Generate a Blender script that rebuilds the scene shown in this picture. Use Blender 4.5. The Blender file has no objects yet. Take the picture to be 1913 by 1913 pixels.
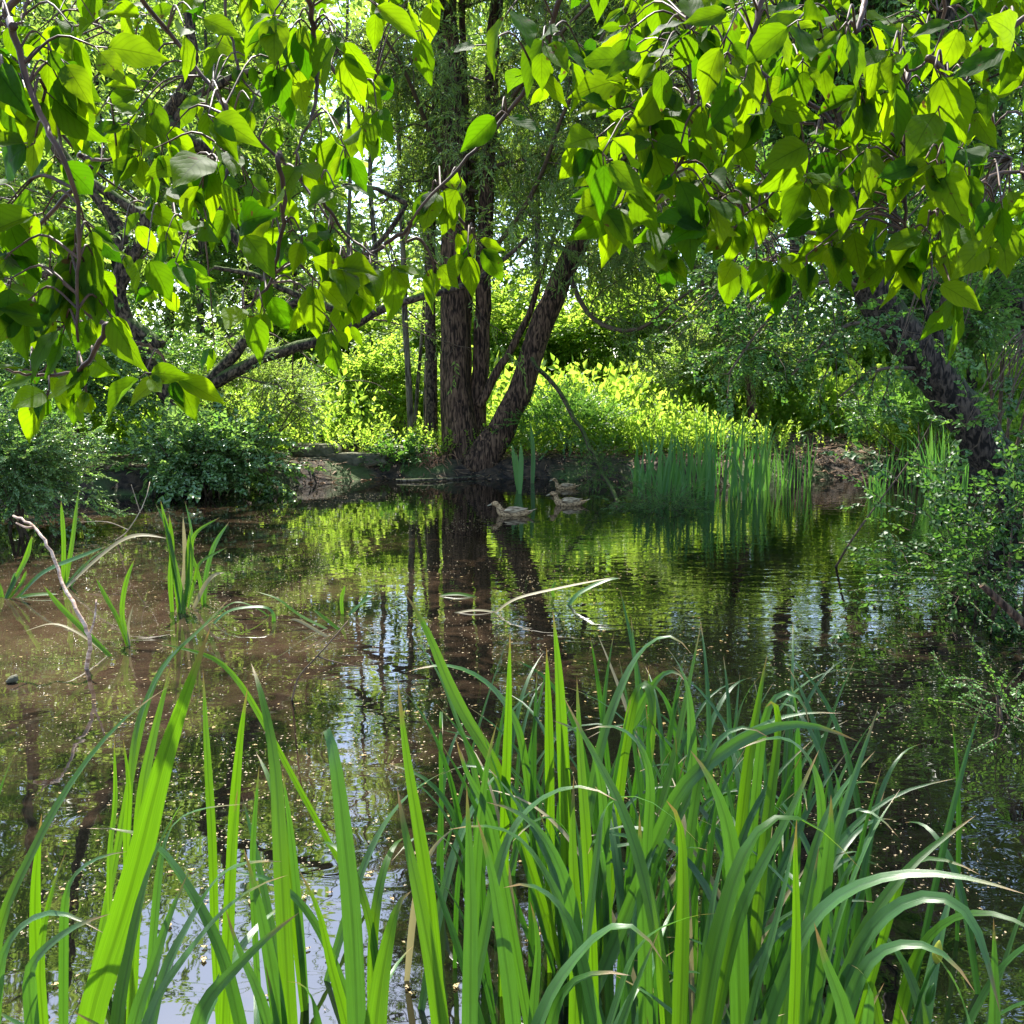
import bpy, math, random
import numpy as np
from mathutils import Vector
PI = math.pi
R_ = math.radians
S = bpy.context.scene
COL = S.collection

# ------------------------------------------------------------------ camera
CAMZ, PITCH, FPX, HALF = 1.65, R_(8.0), 1657.0, 956.5
cam_d = bpy.data.cameras.new('camera'); cam = bpy.data.objects.new('camera', cam_d); COL.objects.link(cam)
cam.location = (0, 0, CAMZ); cam.rotation_euler = (R_(90) - PITCH, 0, 0)
cam_d.sensor_width = 36; cam_d.lens = 36 * FPX / 1913.0
cam_d.clip_start = 0.05; cam_d.clip_end = 2000
S.camera = cam
# ------------------------------------------------------------------ sky, sun, exposure
SUN_AZ, SUN_EL = R_(-20), R_(58)          # azimuth measured from +Y, negative = left
w = bpy.data.worlds.new('World'); S.world = w; w.use_nodes = True
nt = w.node_tree; bg = nt.nodes['Background']
sky = nt.nodes.new('ShaderNodeTexSky'); sky.sky_type = 'NISHITA'; sky.sun_disc = False
sky.sun_elevation = SUN_EL; sky.sun_rotation = SUN_AZ; sky.air_density = 1.0; sky.dust_density = 1.0
nt.links.new(sky.outputs[0], bg.inputs[0]); bg.inputs[1].default_value = 0.15
sun_d = bpy.data.lights.new('sun', 'SUN'); sun = bpy.data.objects.new('sun', sun_d); COL.objects.link(sun)
sun_d.energy = 5.0; sun_d.angle = R_(0.5); sun_d.color = (1.0, 0.95, 0.86)
sdir = Vector((math.sin(SUN_AZ) * math.cos(SUN_EL), math.cos(SUN_AZ) * math.cos(SUN_EL), math.sin(SUN_EL)))
sun.rotation_euler = sdir.to_track_quat('Z', 'Y').to_euler(); sun.location = (0, 0, 40)
S.view_settings.view_transform = 'Standard'; S.view_settings.look = 'None'
S.view_settings.gamma = 1.0; S.view_settings.exposure = 1.75
S.render.engine = 'CYCLES'
try:
    S.cycles.max_bounces = 8; S.cycles.transmission_bounces = 6; S.cycles.diffuse_bounces = 4
except Exception: pass

# ------------------------------------------------------------------ helpers
def ray(px, py):
    x = (px - HALF) / FPX; u = (HALF - py) / FPX
    c, s = math.cos(PITCH), math.sin(PITCH)
    return np.array([x, c + u * s, -s + u * c])
def at(px, py, Y):
    d = ray(px, py); return np.array([0, 0, CAMZ]) + d * (Y / d[1])
def gr(px, py, z=0.0):
    d = ray(px, py); return np.array([0, 0, CAMZ]) + d * ((z - CAMZ) / d[2])
def project(P):
    P = np.atleast_2d(P) - np.array([0, 0, CAMZ]); c, s = math.cos(PITCH), math.sin(PITCH)
    f = P[:, 1] * c - P[:, 2] * s; u = P[:, 1] * s + P[:, 2] * c
    f = np.where(np.abs(f) < 1e-3, 1e-3, f)
    return HALF + FPX * P[:, 0] / f, HALF - FPX * u / f, f
def nrm(v):
    v = np.asarray(v, float); return v / (np.linalg.norm(v, axis=-1, keepdims=True) + 1e-9)

def tag(o, label=None, cat=None, group=None, kind=None):
    if label: o['label'] = label
    if cat: o['category'] = cat
    if group: o['group'] = group
    if kind: o['kind'] = kind
    return o
def thing(name, label, cat, loc, group=None):
    o = bpy.data.objects.new(name, None); COL.objects.link(o); o.location = tuple(loc); o.empty_display_size = 0.1
    bpy.context.view_layer.update()
    return tag(o, label, cat, group)
def mesh_obj(name, V, F, mat, parent=None, uv=None, smooth=True, F3=None):
    """F (n,4) quads; F3 (m,3) triangles. Vertices in world space (moved to the parent's base)."""
    V = np.asarray(V, float)
    if parent is not None: V = V - np.array(parent.location)
    F = np.zeros((0, 4), int) if F is None or len(F) == 0 else np.asarray(F, int)
    F3 = np.zeros((0, 3), int) if F3 is None or len(F3) == 0 else np.asarray(F3, int)
    me = bpy.data.meshes.new(name)
    me.vertices.add(len(V)); me.vertices.foreach_set('co', V.astype(np.float32).ravel())
    nl = len(F) * 4 + len(F3) * 3
    me.loops.add(nl); li = np.concatenate([F.ravel(), F3.ravel()]).astype(np.int32)
    me.loops.foreach_set('vertex_index', li)
    me.polygons.add(len(F) + len(F3))
    st = np.concatenate([np.arange(len(F)) * 4, len(F) * 4 + np.arange(len(F3)) * 3]).astype(np.int32)
    me.polygons.foreach_set('loop_start', st)
    me.polygons.foreach_set('use_smooth', np.full(len(st), smooth))
    if uv is not None:
        l = me.uv_layers.new(name='UVMap'); l.data.foreach_set('uv', np.asarray(uv)[li].astype(np.float32).ravel())
    me.update(); me.validate()
    me.materials.append(mat)
    o = bpy.data.objects.new(name, me); COL.objects.link(o)
    if parent is not None: o.parent = parent
    return o

def spline(P, n):
    P = np.asarray(P, float)
    if len(P) == 2: P = np.array([P[0], (P[0] + P[1]) / 2, P[1]])
    Q = np.vstack([2 * P[0] - P[1], P, 2 * P[-1] - P[-2]])
    seg = np.linalg.norm(np.diff(P, axis=0), axis=1); cum = np.concatenate([[0], np.cumsum(seg)])
    ts = np.linspace(0, cum[-1], n); out = []
    for t in ts:
        i = min(max(np.searchsorted(cum, t, side='right') - 1, 0), len(P) - 2)
        u = (t - cum[i]) / max(seg[i], 1e-9)
        a, b, c, d = Q[i], Q[i + 1], Q[i + 2], Q[i + 3]
        out.append(0.5 * (2 * b + (c - a) * u + (2 * a - 5 * b + 4 * c - d) * u * u + (3 * b - a - 3 * c + d) * u ** 3))
    out = np.array(out)
    for _ in range(2 if n > 12 else 0): out[1:-1] = out[1:-1] * .5 + (out[:-2] + out[2:]) * .25
    return out

class Tubes:
    def __init__(s): s.V = []; s.F = []; s.F3 = []; s.n = 0
    def add(s, path, rad, sides=6, rough=0.0, rng=None, flare=0.0):
        path = np.asarray(path, float); n = len(path)
        rad = np.broadcast_to(rad, (n,)).astype(float)
        T = nrm(np.gradient(path, axis=0)); ref = np.array([0, 0, 1.]) if abs(T[0][2]) < 0.8 else np.array([1., 0, 0])
        N = np.zeros_like(T); N[0] = nrm(np.cross(T[0], ref))
        for i in range(1, n):
            v = N[i - 1] - T[i] * np.dot(N[i - 1], T[i]); N[i] = nrm(v)
        B = np.cross(T, N); a = np.linspace(0, 2 * PI, sides, endpoint=False)
        rr = rad[:, None] * np.ones((1, sides))
        if rough > 0 and rng is not None:
            lob = rng.normal(size=sides) * 0.6
            rr = rr * (1 + rough * (lob[None, :] + 0.5 * rng.normal(size=(n, sides))))
        V = path[:, None, :] + rr[..., None] * (np.cos(a)[None, :, None] * N[:, None, :] + np.sin(a)[None, :, None] * B[:, None, :])
        i = np.arange(n - 1)[:, None]; j = np.arange(sides)[None, :]; k = (j + 1) % sides
        F = np.stack([i * sides + j, i * sides + k, (i + 1) * sides + k, (i + 1) * sides + j], -1).reshape(-1, 4) + s.n
        s.V.append(V.reshape(-1, 3)); s.F.append(F)
        s.V.append(path[-1:]); tip = s.n + n * sides
        jj = np.arange(sides); s.F3.append(np.stack([s.n + (n - 1) * sides + jj, s.n + (n - 1) * sides + (jj + 1) % sides, np.full(sides, tip)], -1))
        s.n += n * sides + 1
        if sides >= 5:
            s.V.append(path[:1]); s.F3.append(np.stack([s.n - n * sides - 1 + (jj + 1) % sides, s.n - n * sides - 1 + jj, np.full(sides, s.n)], -1)); s.n += 1
    def build(s, name, mat, parent=None):
        return mesh_obj(name, np.vstack(s.V), np.vstack(s.F), mat, parent, F3=np.vstack(s.F3))

# leaf templates: (verts, quads, tris, uv); x = along, y = across, z = normal; unit length
def tmpl_small(wd):
    V = np.array([[0, 0, 0], [.42, wd, .07], [.42, -wd, .07], [1, 0, -.12]]); return V, None, np.array([[0, 2, 3], [0, 3, 1]]), V[:, :2]
def tmpl_mid(wd):
    V = np.array([[0, 0, 0], [.25, wd * .8, .05], [.25, -wd * .8, .05], [.3, 0, .0], [.62, wd * .85, .0], [.62, -wd * .85, 0], [.66, 0, -.05], [1, 0, -.2]])
    Q = np.array([[3, 1, 4, 6], [3, 6, 5, 2]]); T = np.array([[0, 3, 2], [0, 1, 3], [6, 4, 7], [6, 7, 5]])
    T = np.array([[0, 2, 3], [0, 3, 1], [6, 7, 4], [6, 5, 7]]); return V, Q, T, V[:, :2]
def tmpl_big(wd, fold=.35, droop=.25, wave=0.02, ph=0.0):
    rows, cols = 13, 7; V = []; U = []
    for i in range(rows):
        t = i / (rows - 1)
        h = wd * (math.sin(PI * min(t, 1) ** .78) ** .75 if 0 < t < 1 else 0.0)
        h *= 1 - .6 * max(0, t - .6) / .4
        for j in range(cols):
            u = -1 + 2 * j / (cols - 1)
            z = fold * abs(u) ** 1.3 * h - droop * t * t + wave * math.sin(t * 17 + ph + 2 * abs(u)) * abs(u) + wave * .8 * math.sin((t * 1.0 - abs(u) * .35) * 36)* (1 - abs(u)) * abs(u) * 2
            V.append([t, u * h, z]); U.append([t, u * .5 + .5])
    Q = [[i * cols + j, (i + 1) * cols + j, (i + 1) * cols + j + 1, i * cols + j + 1] for i in range(rows - 1) for j in range(cols - 1)]
    return np.array(V), np.array(Q), None, np.array(U)

class Leaves:
    def __init__(s): s.p = []; s.d = []; s.n = []; s.z = []
    def add(s, p, d, n, z): s.p.append(np.atleast_2d(p)); s.d.append(np.atleast_2d(d)); s.n.append(np.atleast_2d(n)); s.z.append(np.atleast_1d(z))
    def count(s): return sum(len(a) for a in s.z)
    def build(s, name, mat, tm, parent=None, smooth=True):
        p = np.vstack(s.p); x = nrm(np.vstack(s.d)); h = np.vstack(s.n); z = np.concatenate(s.z)
        h = h - x * (h * x).sum(1, keepdims=True); h = nrm(h); y = np.cross(h, x)
        tms = tm if isinstance(tm, list) else [tm]
        VV = []; QQ = []; TT = []; UU = []; off = 0
        for k, (V, Q, T, U) in enumerate(tms):
            I = np.arange(k, len(p), len(tms)); m = len(V)
            W = p[I][:, None, :] + z[I][:, None, None] * (V[None, :, 0:1] * x[I][:, None, :] + V[None, :, 1:2] * y[I][:, None, :] + V[None, :, 2:3] * h[I][:, None, :])
            o = (off + np.arange(len(I)) * m)[:, None, None]
            VV.append(W.reshape(-1, 3)); UU.append(np.tile(U, (len(I), 1)))
            if Q is not None: QQ.append((Q[None] + o).reshape(-1, 4))
            if T is not None: TT.append((T[None] + o).reshape(-1, 3))
            off += len(I) * m
        return mesh_obj(name, np.vstack(VV), np.vstack(QQ) if QQ else None, mat, parent, uv=np.vstack(UU), smooth=smooth, F3=np.vstack(TT) if TT else None)

def make_spray(rng, n=14, L=1.0, leaf=.16, ang=50, droop=.25, opp=False, up=.4, jit=.35):
    """local frame: x = along the twig, z = up. returns path, leaf p, d, n, size"""
    k = 6; path = [np.zeros(3)]; d = np.array([1., 0, 0])
    for i in range(k):
        d = nrm(d + np.array([0, rng.normal() * .15, rng.normal() * .12 - droop / k])); path.append(path[-1] + d * L / k)
    path = np.array(path); P = []; D = []; N = []; Z = []
    for i in range(n):
        t = (i + 1) / n if not opp else ((i // 2) * 2 + 2) / n
        q = min(t, 1) * k; a = min(int(q), k - 1); pos = path[a] + (path[a + 1] - path[a]) * (q - a); tan = nrm(path[a + 1] - path[a])
        side = 1 if i % 2 else -1
        an = R_(ang) * (1 - .5 * t) * side + rng.normal() * .25
        dd = nrm(np.array([math.cos(an), math.sin(an), rng.normal() * jit - droop * .6])) if i < n - 1 else tan
        P.append(pos); D.append(dd); N.append(nrm(np.array([rng.normal() * jit, rng.normal() * jit, 1.0 * up + .6]))); Z.append(leaf * rng.uniform(.7, 1.2))
    return path, np.array(P), np.array(D), np.array(N), np.array(Z)

def frames(d, hint):
    x = nrm(d); h = hint - x * (hint * x).sum(1, keepdims=True); z = nrm(h); y = np.cross(z, x); return np.stack([x, y, z], -1)
def place_sprays(L, T, P, D, Sc, tms, rng, rad=.006, leafscale=1.0, hint=None, sides=3):
    P = np.asarray(P); D = np.asarray(D); Sc = np.asarray(Sc); idx = rng.integers(0, len(tms), len(P))
    if hint is None: hint = np.array([0, 0, 1.]) + rng.normal(size=P.shape) * .25
    R = frames(D, hint)
    for k, (path, lp, ld, ln, lz) in enumerate(tms):
        I = np.where(idx == k)[0]
        if len(I) == 0: continue
        pos = P[I][:, None] + Sc[I][:, None, None] * np.einsum('mij,kj->mki', R[I], lp)
        dd = np.einsum('mij,kj->mki', R[I], ld); nn = np.einsum('mij,kj->mki', R[I], ln)
        zz = (Sc[I][:, None] * lz[None] * leafscale) * rng.uniform(.8, 1.2, (len(I), len(lz)))
        L.add(pos.reshape(-1, 3), dd.reshape(-1, 3), nn.reshape(-1, 3), zz.ravel())
        if T is not None:
            pp = P[I][:, None] + Sc[I][:, None, None] * np.einsum('mij,kj->mki', R[I], path)
            for q in range(len(I)): T.add(pp[q][::2], np.linspace(rad, rad * .35, len(pp[q][::2])), sides)

def grow(T, out, p, d, L, r, level, maxl, rng, droop=.0, wob=.22, kids=5, spread=(35, 65), dens=6.0, upb=0.0, shrink=.6, path=None, kidstart=.25):
    """recursive limb; out collects (pos, dir) spray anchors."""
    if path is None:
        n = max(5, int(L / .35) + 2) if level < maxl else 5
        path = [np.array(p, float)]; dd = nrm(d)
        for i in range(n - 1):
            dd = nrm(dd + rng.normal(size=3) * wob + np.array([0, 0, upb - droop]) * .25); path.append(path[-1] + dd * L / (n - 1))
        path = np.array(path); T.add(path, np.linspace(r, r * .35, n), 7 if level == 1 else (5 if level == 2 else 3))
    n = len(path); tan = nrm(np.gradient(path, axis=0)); L = np.linalg.norm(np.diff(path, axis=0), axis=1).sum()
    if level < maxl:
        for k in range(kids):
            t = kidstart + (1 - kidstart) * (k + rng.uniform(0, 1)) / kids; i = min(int(t * (n - 1)), n - 2)
            q = path[i] + (path[i + 1] - path[i]) * (t * (n - 1) - i)
            ax = nrm(np.cross(tan[i], rng.normal(size=3))); a = R_(rng.uniform(*spread))
            nd = tan[i] * math.cos(a) + ax * math.sin(a)
            grow(T, out, q, nd, L * shrink * rng.uniform(.6, 1.15) * (1 - .35 * t), max(r * .5 * (1 - .4 * t), .004), level + 1, maxl, rng, droop, wob, max(2, kids - 1), spread, dens, upb, shrink)
    if level >= maxl - 1:
        m = max(1, int(L * dens))
        for k in range(m):
            t = rng.uniform(.2, 1); i = min(int(t * (n - 1)), n - 2); q = path[i] + (path[i + 1] - path[i]) * (t * (n - 1) - i)
            ax = nrm(np.cross(tan[i], rng.normal(size=3))); a = R_(rng.uniform(20, 70))
            out.append((q, nrm(tan[i] * math.cos(a) + ax * math.sin(a) + np.array([0, 0, -droop * .7]))))

def gap_keep(P, rng, sun_too=True, strength=.86):
    """openings in the canopy: high on the left-centre (towards the sun) and a few low ones."""
    P = np.atleast_2d(P); v = P - np.array([0, 3.0, .8])
    az = np.degrees(np.arctan2(v[:, 0], v[:, 1])); el = np.degrees(np.arctan2(v[:, 2], np.hypot(v[:, 0], v[:, 1])))
    g = (np.abs(az + 14) < 11 + 3 * np.sin(el * .5)) & (el > 29 + 4 * np.sin(az * .7)) & (el < 75)
    g |= (np.abs(az + 9) < 3.5) & (el > 9) & (v[:, 1] > 14) & (np.sin(el * 1.3 + az) > .0) & (np.sin(v[:, 0] * 3 + v[:, 2] * 2.2) > -.1)
    if sun_too: g |= (np.abs(az + 22) < 15) & (el > 38) & (el < 68)
    px, py, f = project(P); 
    for (cx, cy, rx, ry) in [(700, 320, 70, 100), (925, 380, 45, 60), (1590, 545, 40, 25), (740, 230, 50, 40), (30, 620, 18, 20), (1330, 160, 30, 40)]:
        g |= (f > 13.5) & (((px - cx) / rx) ** 2 + ((py - cy) / ry) ** 2 + .5 * np.sin(px * .035) * np.sin(py * .03 + f) < .8)
    return ~(g & (rng.uniform(size=len(P)) < strength))

# ------------------------------------------------------------------ materials
def nodes(name):
    m = bpy.data.materials.new(name); m.use_nodes = True; n = m.node_tree.nodes; l = m.node_tree.links
    return m, n, l, n['Principled BSDF'], n['Material Output']
def leaf_mat(name, c1, c2, t1, t2, rough=.42, trans=.5, spec=.5, veins=0, coat=0.0):
    m, n, l, b, o = nodes(name)
    g = n.new('ShaderNodeNewGeometry'); 
    mx = n.new('ShaderNodeMix'); mx.data_type = 'RGBA'; mx.inputs[6].default_value = (*c1, 1); mx.inputs[7].default_value = (*c2, 1)
    mt = n.new('ShaderNodeMix'); mt.data_type = 'RGBA'; mt.inputs[6].default_value = (*t1, 1); mt.inputs[7].default_value = (*t2, 1)
    l.new(g.outputs['Random Per Island'], mx.inputs[0]); l.new(g.outputs['Random Per Island'], mt.inputs[0])
    cb, ct = mx.outputs[2], mt.outputs[2]
    if veins:
        uv = n.new('ShaderNodeUVMap'); sp = n.new('ShaderNodeSeparateXYZ'); l.new(uv.outputs[0], sp.inputs[0])
        def M(op, a, b_=None, c_=None):
            q = n.new('ShaderNodeMath'); q.operation = op
            for i, v in enumerate((a, b_, c_)):
                if v is None: continue
                if isinstance(v, (int, float)): q.inputs[i].default_value = v
                else: l.new(v, q.inputs[i])
            return q.outputs[0]
        if veins == 1:   # arching side veins of a broad leaf + midrib
            au = M('ABSOLUTE', M('SUBTRACT', sp.outputs[1], .5)); t = sp.outputs[0]
            ph = M('SUBTRACT', t, M('POWER', M('MULTIPLY', au, 1.0), 1.4))
            s_ = M('POWER', M('ABSOLUTE', M('SINE', M('MULTIPLY', ph, 24.0))), 14.0)
            mid = M('LESS_THAN', au, .018); fac = M('MAXIMUM', M('SUBTRACT', 1.0, M('POWER', M('ABSOLUTE', M('COSINE', M('MULTIPLY', ph, 22.0))), .12)), mid)
            dark = M('SUBTRACT', 1.0, M('MULTIPLY', M('MINIMUM', M('MULTIPLY', fac, 1.5), 1.0), .4))
        else:            # parallel veins of a sword leaf
            nz = n.new('ShaderNodeTexNoise'); cm = n.new('ShaderNodeCombineXYZ')
            l.new(M('MULTIPLY', sp.outputs[1], 16.0), cm.inputs[0]); l.new(M('MULTIPLY', sp.outputs[0], 7.0), cm.inputs[1]); l.new(M('MULTIPLY', g.outputs['Random Per Island'], 50.0), cm.inputs[2])
            l.new(cm.outputs[0], nz.inputs['Vector']); nz.inputs['Scale'].default_value = 1.0; nz.inputs['Detail'].default_value = 3
            au = M('ABSOLUTE', M('SUBTRACT', sp.outputs[1], .5))
            rib = M('SUBTRACT', 1.0, M('MULTIPLY', M('LESS_THAN', au, .07), .28))
            dark = M('MULTIPLY', rib, M('ADD', .55, M('MULTIPLY', nz.outputs[0], .85)))
        vm = n.new('ShaderNodeVectorMath'); vm.operation = 'SCALE'; l.new(ct, vm.inputs[0]); l.new(dark, vm.inputs['Scale']); ct = vm.outputs[0]
        vm2 = n.new('ShaderNodeVectorMath'); vm2.operation = 'SCALE'; l.new(cb, vm2.inputs[0]); l.new(M('ADD', .4, M('MULTIPLY', dark, .6)), vm2.inputs['Scale']); cb = vm2.outputs[0]
        bp = n.new('ShaderNodeBump'); bp.inputs['Strength'].default_value = .35; bp.inputs['Distance'].default_value = .002; l.new(dark, bp.inputs['Height']); l.new(bp.outputs[0], b.inputs['Normal'])
    # age spots and uneven green
    nz2 = n.new('ShaderNodeTexNoise'); nz2.inputs['Scale'].default_value = 3.0 if not veins else 25.0; nz2.inputs['Detail'].default_value = 2
    tc = n.new('ShaderNodeTexCoord'); l.new(tc.outputs['Object'], nz2.inputs['Vector'])
    hs = n.new('ShaderNodeHueSaturation'); mr = n.new('ShaderNodeMapRange'); mr.inputs[3].default_value = .65; mr.inputs[4].default_value = 1.35
    l.new(nz2.outputs[0], mr.inputs[0]); l.new(mr.outputs[0], hs.inputs['Value']); l.new(cb, hs.inputs['Color'])
    outc = hs.outputs[0]
    if veins == 1:
        sn = n.new('ShaderNodeTexNoise'); sn.inputs['Scale'].default_value = 70; sn.inputs['Detail'].default_value = 3; l.new(tc.outputs['Object'], sn.inputs['Vector'])
        sr = n.new('ShaderNodeMapRange'); sr.inputs[1].default_value = .68; sr.inputs[2].default_value = .72; l.new(sn.outputs[0], sr.inputs[0])
        sm = n.new('ShaderNodeMix'); sm.data_type = 'RGBA'; l.new(sr.outputs[0], sm.inputs[0]); l.new(outc, sm.inputs[6]); sm.inputs[7].default_value = (.09, .05, .015, 1); outc = sm.outputs[2]
        st = n.new('ShaderNodeMix'); st.data_type = 'RGBA'; l.new(sr.outputs[0], st.inputs[0]); l.new(ct, st.inputs[6]); st.inputs[7].default_value = (.08, .05, .01, 1); ct = st.outputs[2]
    if veins == 2:
        tp = n.new('ShaderNodeMapRange'); tp.inputs[1].default_value = .93; tp.inputs[2].default_value = .985; l.new(M('ADD', sp.outputs[0], M('MULTIPLY', M('SUBTRACT', nz2.outputs[0], .5), .08)), tp.inputs[0])
        tf = M('MULTIPLY', tp.outputs[0], M('GREATER_THAN', g.outputs['Random Per Island'], .35))
        sm = n.new('ShaderNodeMix'); sm.data_type = 'RGBA'; l.new(tf, sm.inputs[0]); l.new(outc, sm.inputs[6]); sm.inputs[7].default_value = (.20, .13, .05, 1); outc = sm.outputs[2]
        st = n.new('ShaderNodeMix'); st.data_type = 'RGBA'; l.new(tf, st.inputs[0]); l.new(ct, st.inputs[6]); st.inputs[7].default_value = (.20, .13, .03, 1); ct = st.outputs[2]
    l.new(outc, b.inputs['Base Color']); b.inputs['Roughness'].default_value = rough
    b.inputs['Specular IOR Level'].default_value = spec
    tr = n.new('ShaderNodeBsdfTranslucent'); l.new(ct, tr.inputs[0])
    ms = n.new('ShaderNodeMixShader'); ms.inputs[0].default_value = trans
    l.new(b.outputs[0], ms.inputs[1]); l.new(tr.outputs[0], ms.inputs[2]); l.new(ms.outputs[0], o.inputs[0])
    return m
def bark_mat(name, c1, c2, moss=None, scale=(14, 14, 2.2), bump=1.0, mossamt=.5):
    m, n, l, b, o = nodes(name); tc = n.new('ShaderNodeTexCoord'); mp = n.new('ShaderNodeMapping'); mp.inputs['Scale'].default_value = scale
    l.new(tc.outputs['Object'], mp.inputs[0]); nz = n.new('ShaderNodeTexNoise'); nz.inputs['Scale'].default_value = 1; nz.inputs['Detail'].default_value = 6; nz.inputs['Distortion'].default_value = .8
    l.new(mp.outputs[0], nz.inputs['Vector']); cr = n.new('ShaderNodeValToRGB'); cr.color_ramp.elements[0].position = .42; cr.color_ramp.elements[0].color = (*[c * .25 for c in c1], 1)
    cr.color_ramp.elements[1].position = .62; cr.color_ramp.elements[1].color = (*c2, 1); e = cr.color_ramp.elements.new(.5); e.color = (*c1, 1)
    l.new(nz.outputs[0], cr.inputs[0]); col = cr.outputs[0]
    if moss:
        g = n.new('ShaderNodeNewGeometry'); sp = n.new('ShaderNodeSeparateXYZ'); l.new(g.outputs['Normal'], sp.inputs[0])
        n2 = n.new('ShaderNodeTexNoise'); n2.inputs['Scale'].default_value = 4; l.new(tc.outputs['Object'], n2.inputs['Vector'])
        ad = n.new('ShaderNodeMath'); ad.operation = 'ADD'; l.new(sp.outputs[2], ad.inputs[0]); l.new(n2.outputs[0], ad.inputs[1])
        mr = n.new('ShaderNodeMapRange'); mr.inputs[1].default_value = 1.2 - mossamt; mr.inputs[2].default_value = 1.6 - mossamt; l.new(ad.outputs[0], mr.inputs[0])
        mx = n.new('ShaderNodeMix'); mx.data_type = 'RGBA'; l.new(mr.outputs[0], mx.inputs[0]); l.new(col, mx.inputs[6]); mx.inputs[7].default_value = (*moss, 1); col = mx.outputs[2]
    l.new(col, b.inputs['Base Color']); b.inputs['Roughness'].default_value = .9; b.inputs['Specular IOR Level'].default_value = .25
    bp = n.new('ShaderNodeBump'); bp.inputs['Strength'].default_value = 1.0; bp.inputs['Distance'].default_value = .03 * bump; l.new(nz.outputs[0], bp.inputs['Height']); l.new(bp.outputs[0], b.inputs['Normal'])
    return m
def noise_mat(name, c1, c2, scale=8, rough=.85, bump=.02, detail=5, p0=.35, p1=.65, spec=.3, mapping=None):
    m, n, l, b, o = nodes(name); tc = n.new('ShaderNodeTexCoord'); nz = n.new('ShaderNodeTexNoise'); nz.inputs['Scale'].default_value = scale; nz.inputs['Detail'].default_value = detail
    mp = n.new('ShaderNodeMapping'); mp.inputs['Scale'].default_value = mapping or (1, 1, 1); l.new(tc.outputs['Object'], mp.inputs[0])
    l.new(mp.outputs[0], nz.inputs['Vector']); cr = n.new('ShaderNodeValToRGB'); cr.color_ramp.elements[0].position = p0; cr.color_ramp.elements[1].position = p1
    cr.color_ramp.elements[0].color = (*c1, 1); cr.color_ramp.elements[1].color = (*c2, 1); l.new(nz.outputs[0], cr.inputs[0]); l.new(cr.outputs[0], b.inputs['Base Color'])
    b.inputs['Roughness'].default_value = rough; b.inputs['Specular IOR Level'].default_value = spec
    if bump: bp = n.new('ShaderNodeBump'); bp.inputs['Distance'].default_value = bump; l.new(nz.outputs[0], bp.inputs['Height']); l.new(bp.outputs[0], b.inputs['Normal'])
    return m

M_DOG = leaf_mat('broad_leaf_near', (.012, .042, .002), (.020, .060, .002), (.04, .155, .001), (.28, .45, .002), rough=.6, trans=.56, veins=1, spec=.1)
M_IRIS = leaf_mat('sword_leaf', (.010, .045, .006), (.018, .068, .009), (.05, .19, .002), (.18, .37, .003), rough=.42, trans=.46, veins=2, spec=.4)
M_IRISB = leaf_mat('sword_leaf_bluish', (.026, .085, .018), (.050, .125, .032), (.04, .155, .005), (.11, .27, .008), rough=.36, trans=.36, veins=2, spec=.6)
M_IRIS_SHADE = leaf_mat('sword_leaf_shaded', (.010, .042, .008), (.026, .078, .020), (.018, .095, .003), (.07, .22, .005), rough=.4, trans=.34, veins=2, spec=.5)  # darker sword leaf; shade of the back clump put into its colour
M_REED = leaf_mat('reed_leaf', (.05, .15, .03), (.09, .21, .05), (.10, .32, .03), (.22, .46, .04), rough=.45, trans=.4)
M_WILLOW = leaf_mat('willow_leaf', (.08, .15, .035), (.16, .23, .08), (.22, .40, .03), (.42, .58, .07), rough=.5, trans=.45)
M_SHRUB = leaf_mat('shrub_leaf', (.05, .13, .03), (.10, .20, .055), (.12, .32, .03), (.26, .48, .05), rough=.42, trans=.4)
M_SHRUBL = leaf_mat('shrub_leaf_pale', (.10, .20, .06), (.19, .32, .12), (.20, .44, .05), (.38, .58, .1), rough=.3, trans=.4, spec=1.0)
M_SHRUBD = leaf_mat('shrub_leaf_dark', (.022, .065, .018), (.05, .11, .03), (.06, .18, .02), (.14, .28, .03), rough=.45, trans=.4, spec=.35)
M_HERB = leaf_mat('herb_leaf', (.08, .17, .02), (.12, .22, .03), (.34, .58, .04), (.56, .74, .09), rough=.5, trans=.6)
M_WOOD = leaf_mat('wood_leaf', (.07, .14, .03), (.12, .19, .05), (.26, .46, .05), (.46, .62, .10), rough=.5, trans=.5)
M_DEADLEAF = leaf_mat('dead_reed_leaf', (.15, .13, .06), (.27, .24, .14), (.2, .18, .06), (.3, .27, .12), rough=.6, trans=.35)
M_BARKR = bark_mat('willow_bark', (.070, .040, .026), (.165, .100, .062), moss=(.05, .07, .02), mossamt=.08, bump=1.8, scale=(26, 26, 5))
M_BARKM = bark_mat('mossy_bark', (.05, .035, .025), (.12, .085, .055), moss=(.06, .09, .02), mossamt=.42, scale=(22, 22, 12))
M_BARKD = bark_mat('dark_bark', (.035, .026, .02), (.08, .06, .045), moss=(.035, .06, .015), mossamt=.38, scale=(24, 24, 8))
M_BARKG = bark_mat('grey_bark', (.09, .075, .055), (.17, .145, .105), moss=(.06, .08, .03), mossamt=.2, scale=(16, 16, 3))
M_TWIG = noise_mat('twig_bark', (.05, .035, .025), (.11, .075, .045), 30, bump=.002)
M_TWIGN = noise_mat('near_twig_bark', (.035, .018, .012), (.09, .045, .025), 40, bump=.001, rough=.6)
M_PALEWOOD = noise_mat('peeled_wood', (.20, .12, .08), (.62, .46, .36), 16, bump=.003, mapping=(1, 1, 4))
M_DRIFT = noise_mat('driftwood', (.22, .17, .11), (.42, .35, .25), 14, bump=.004)
M_STONE = noise_mat("mossy_stone", (.035, .042, .022), (.13, .12, .08), 9, bump=.03)

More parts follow.
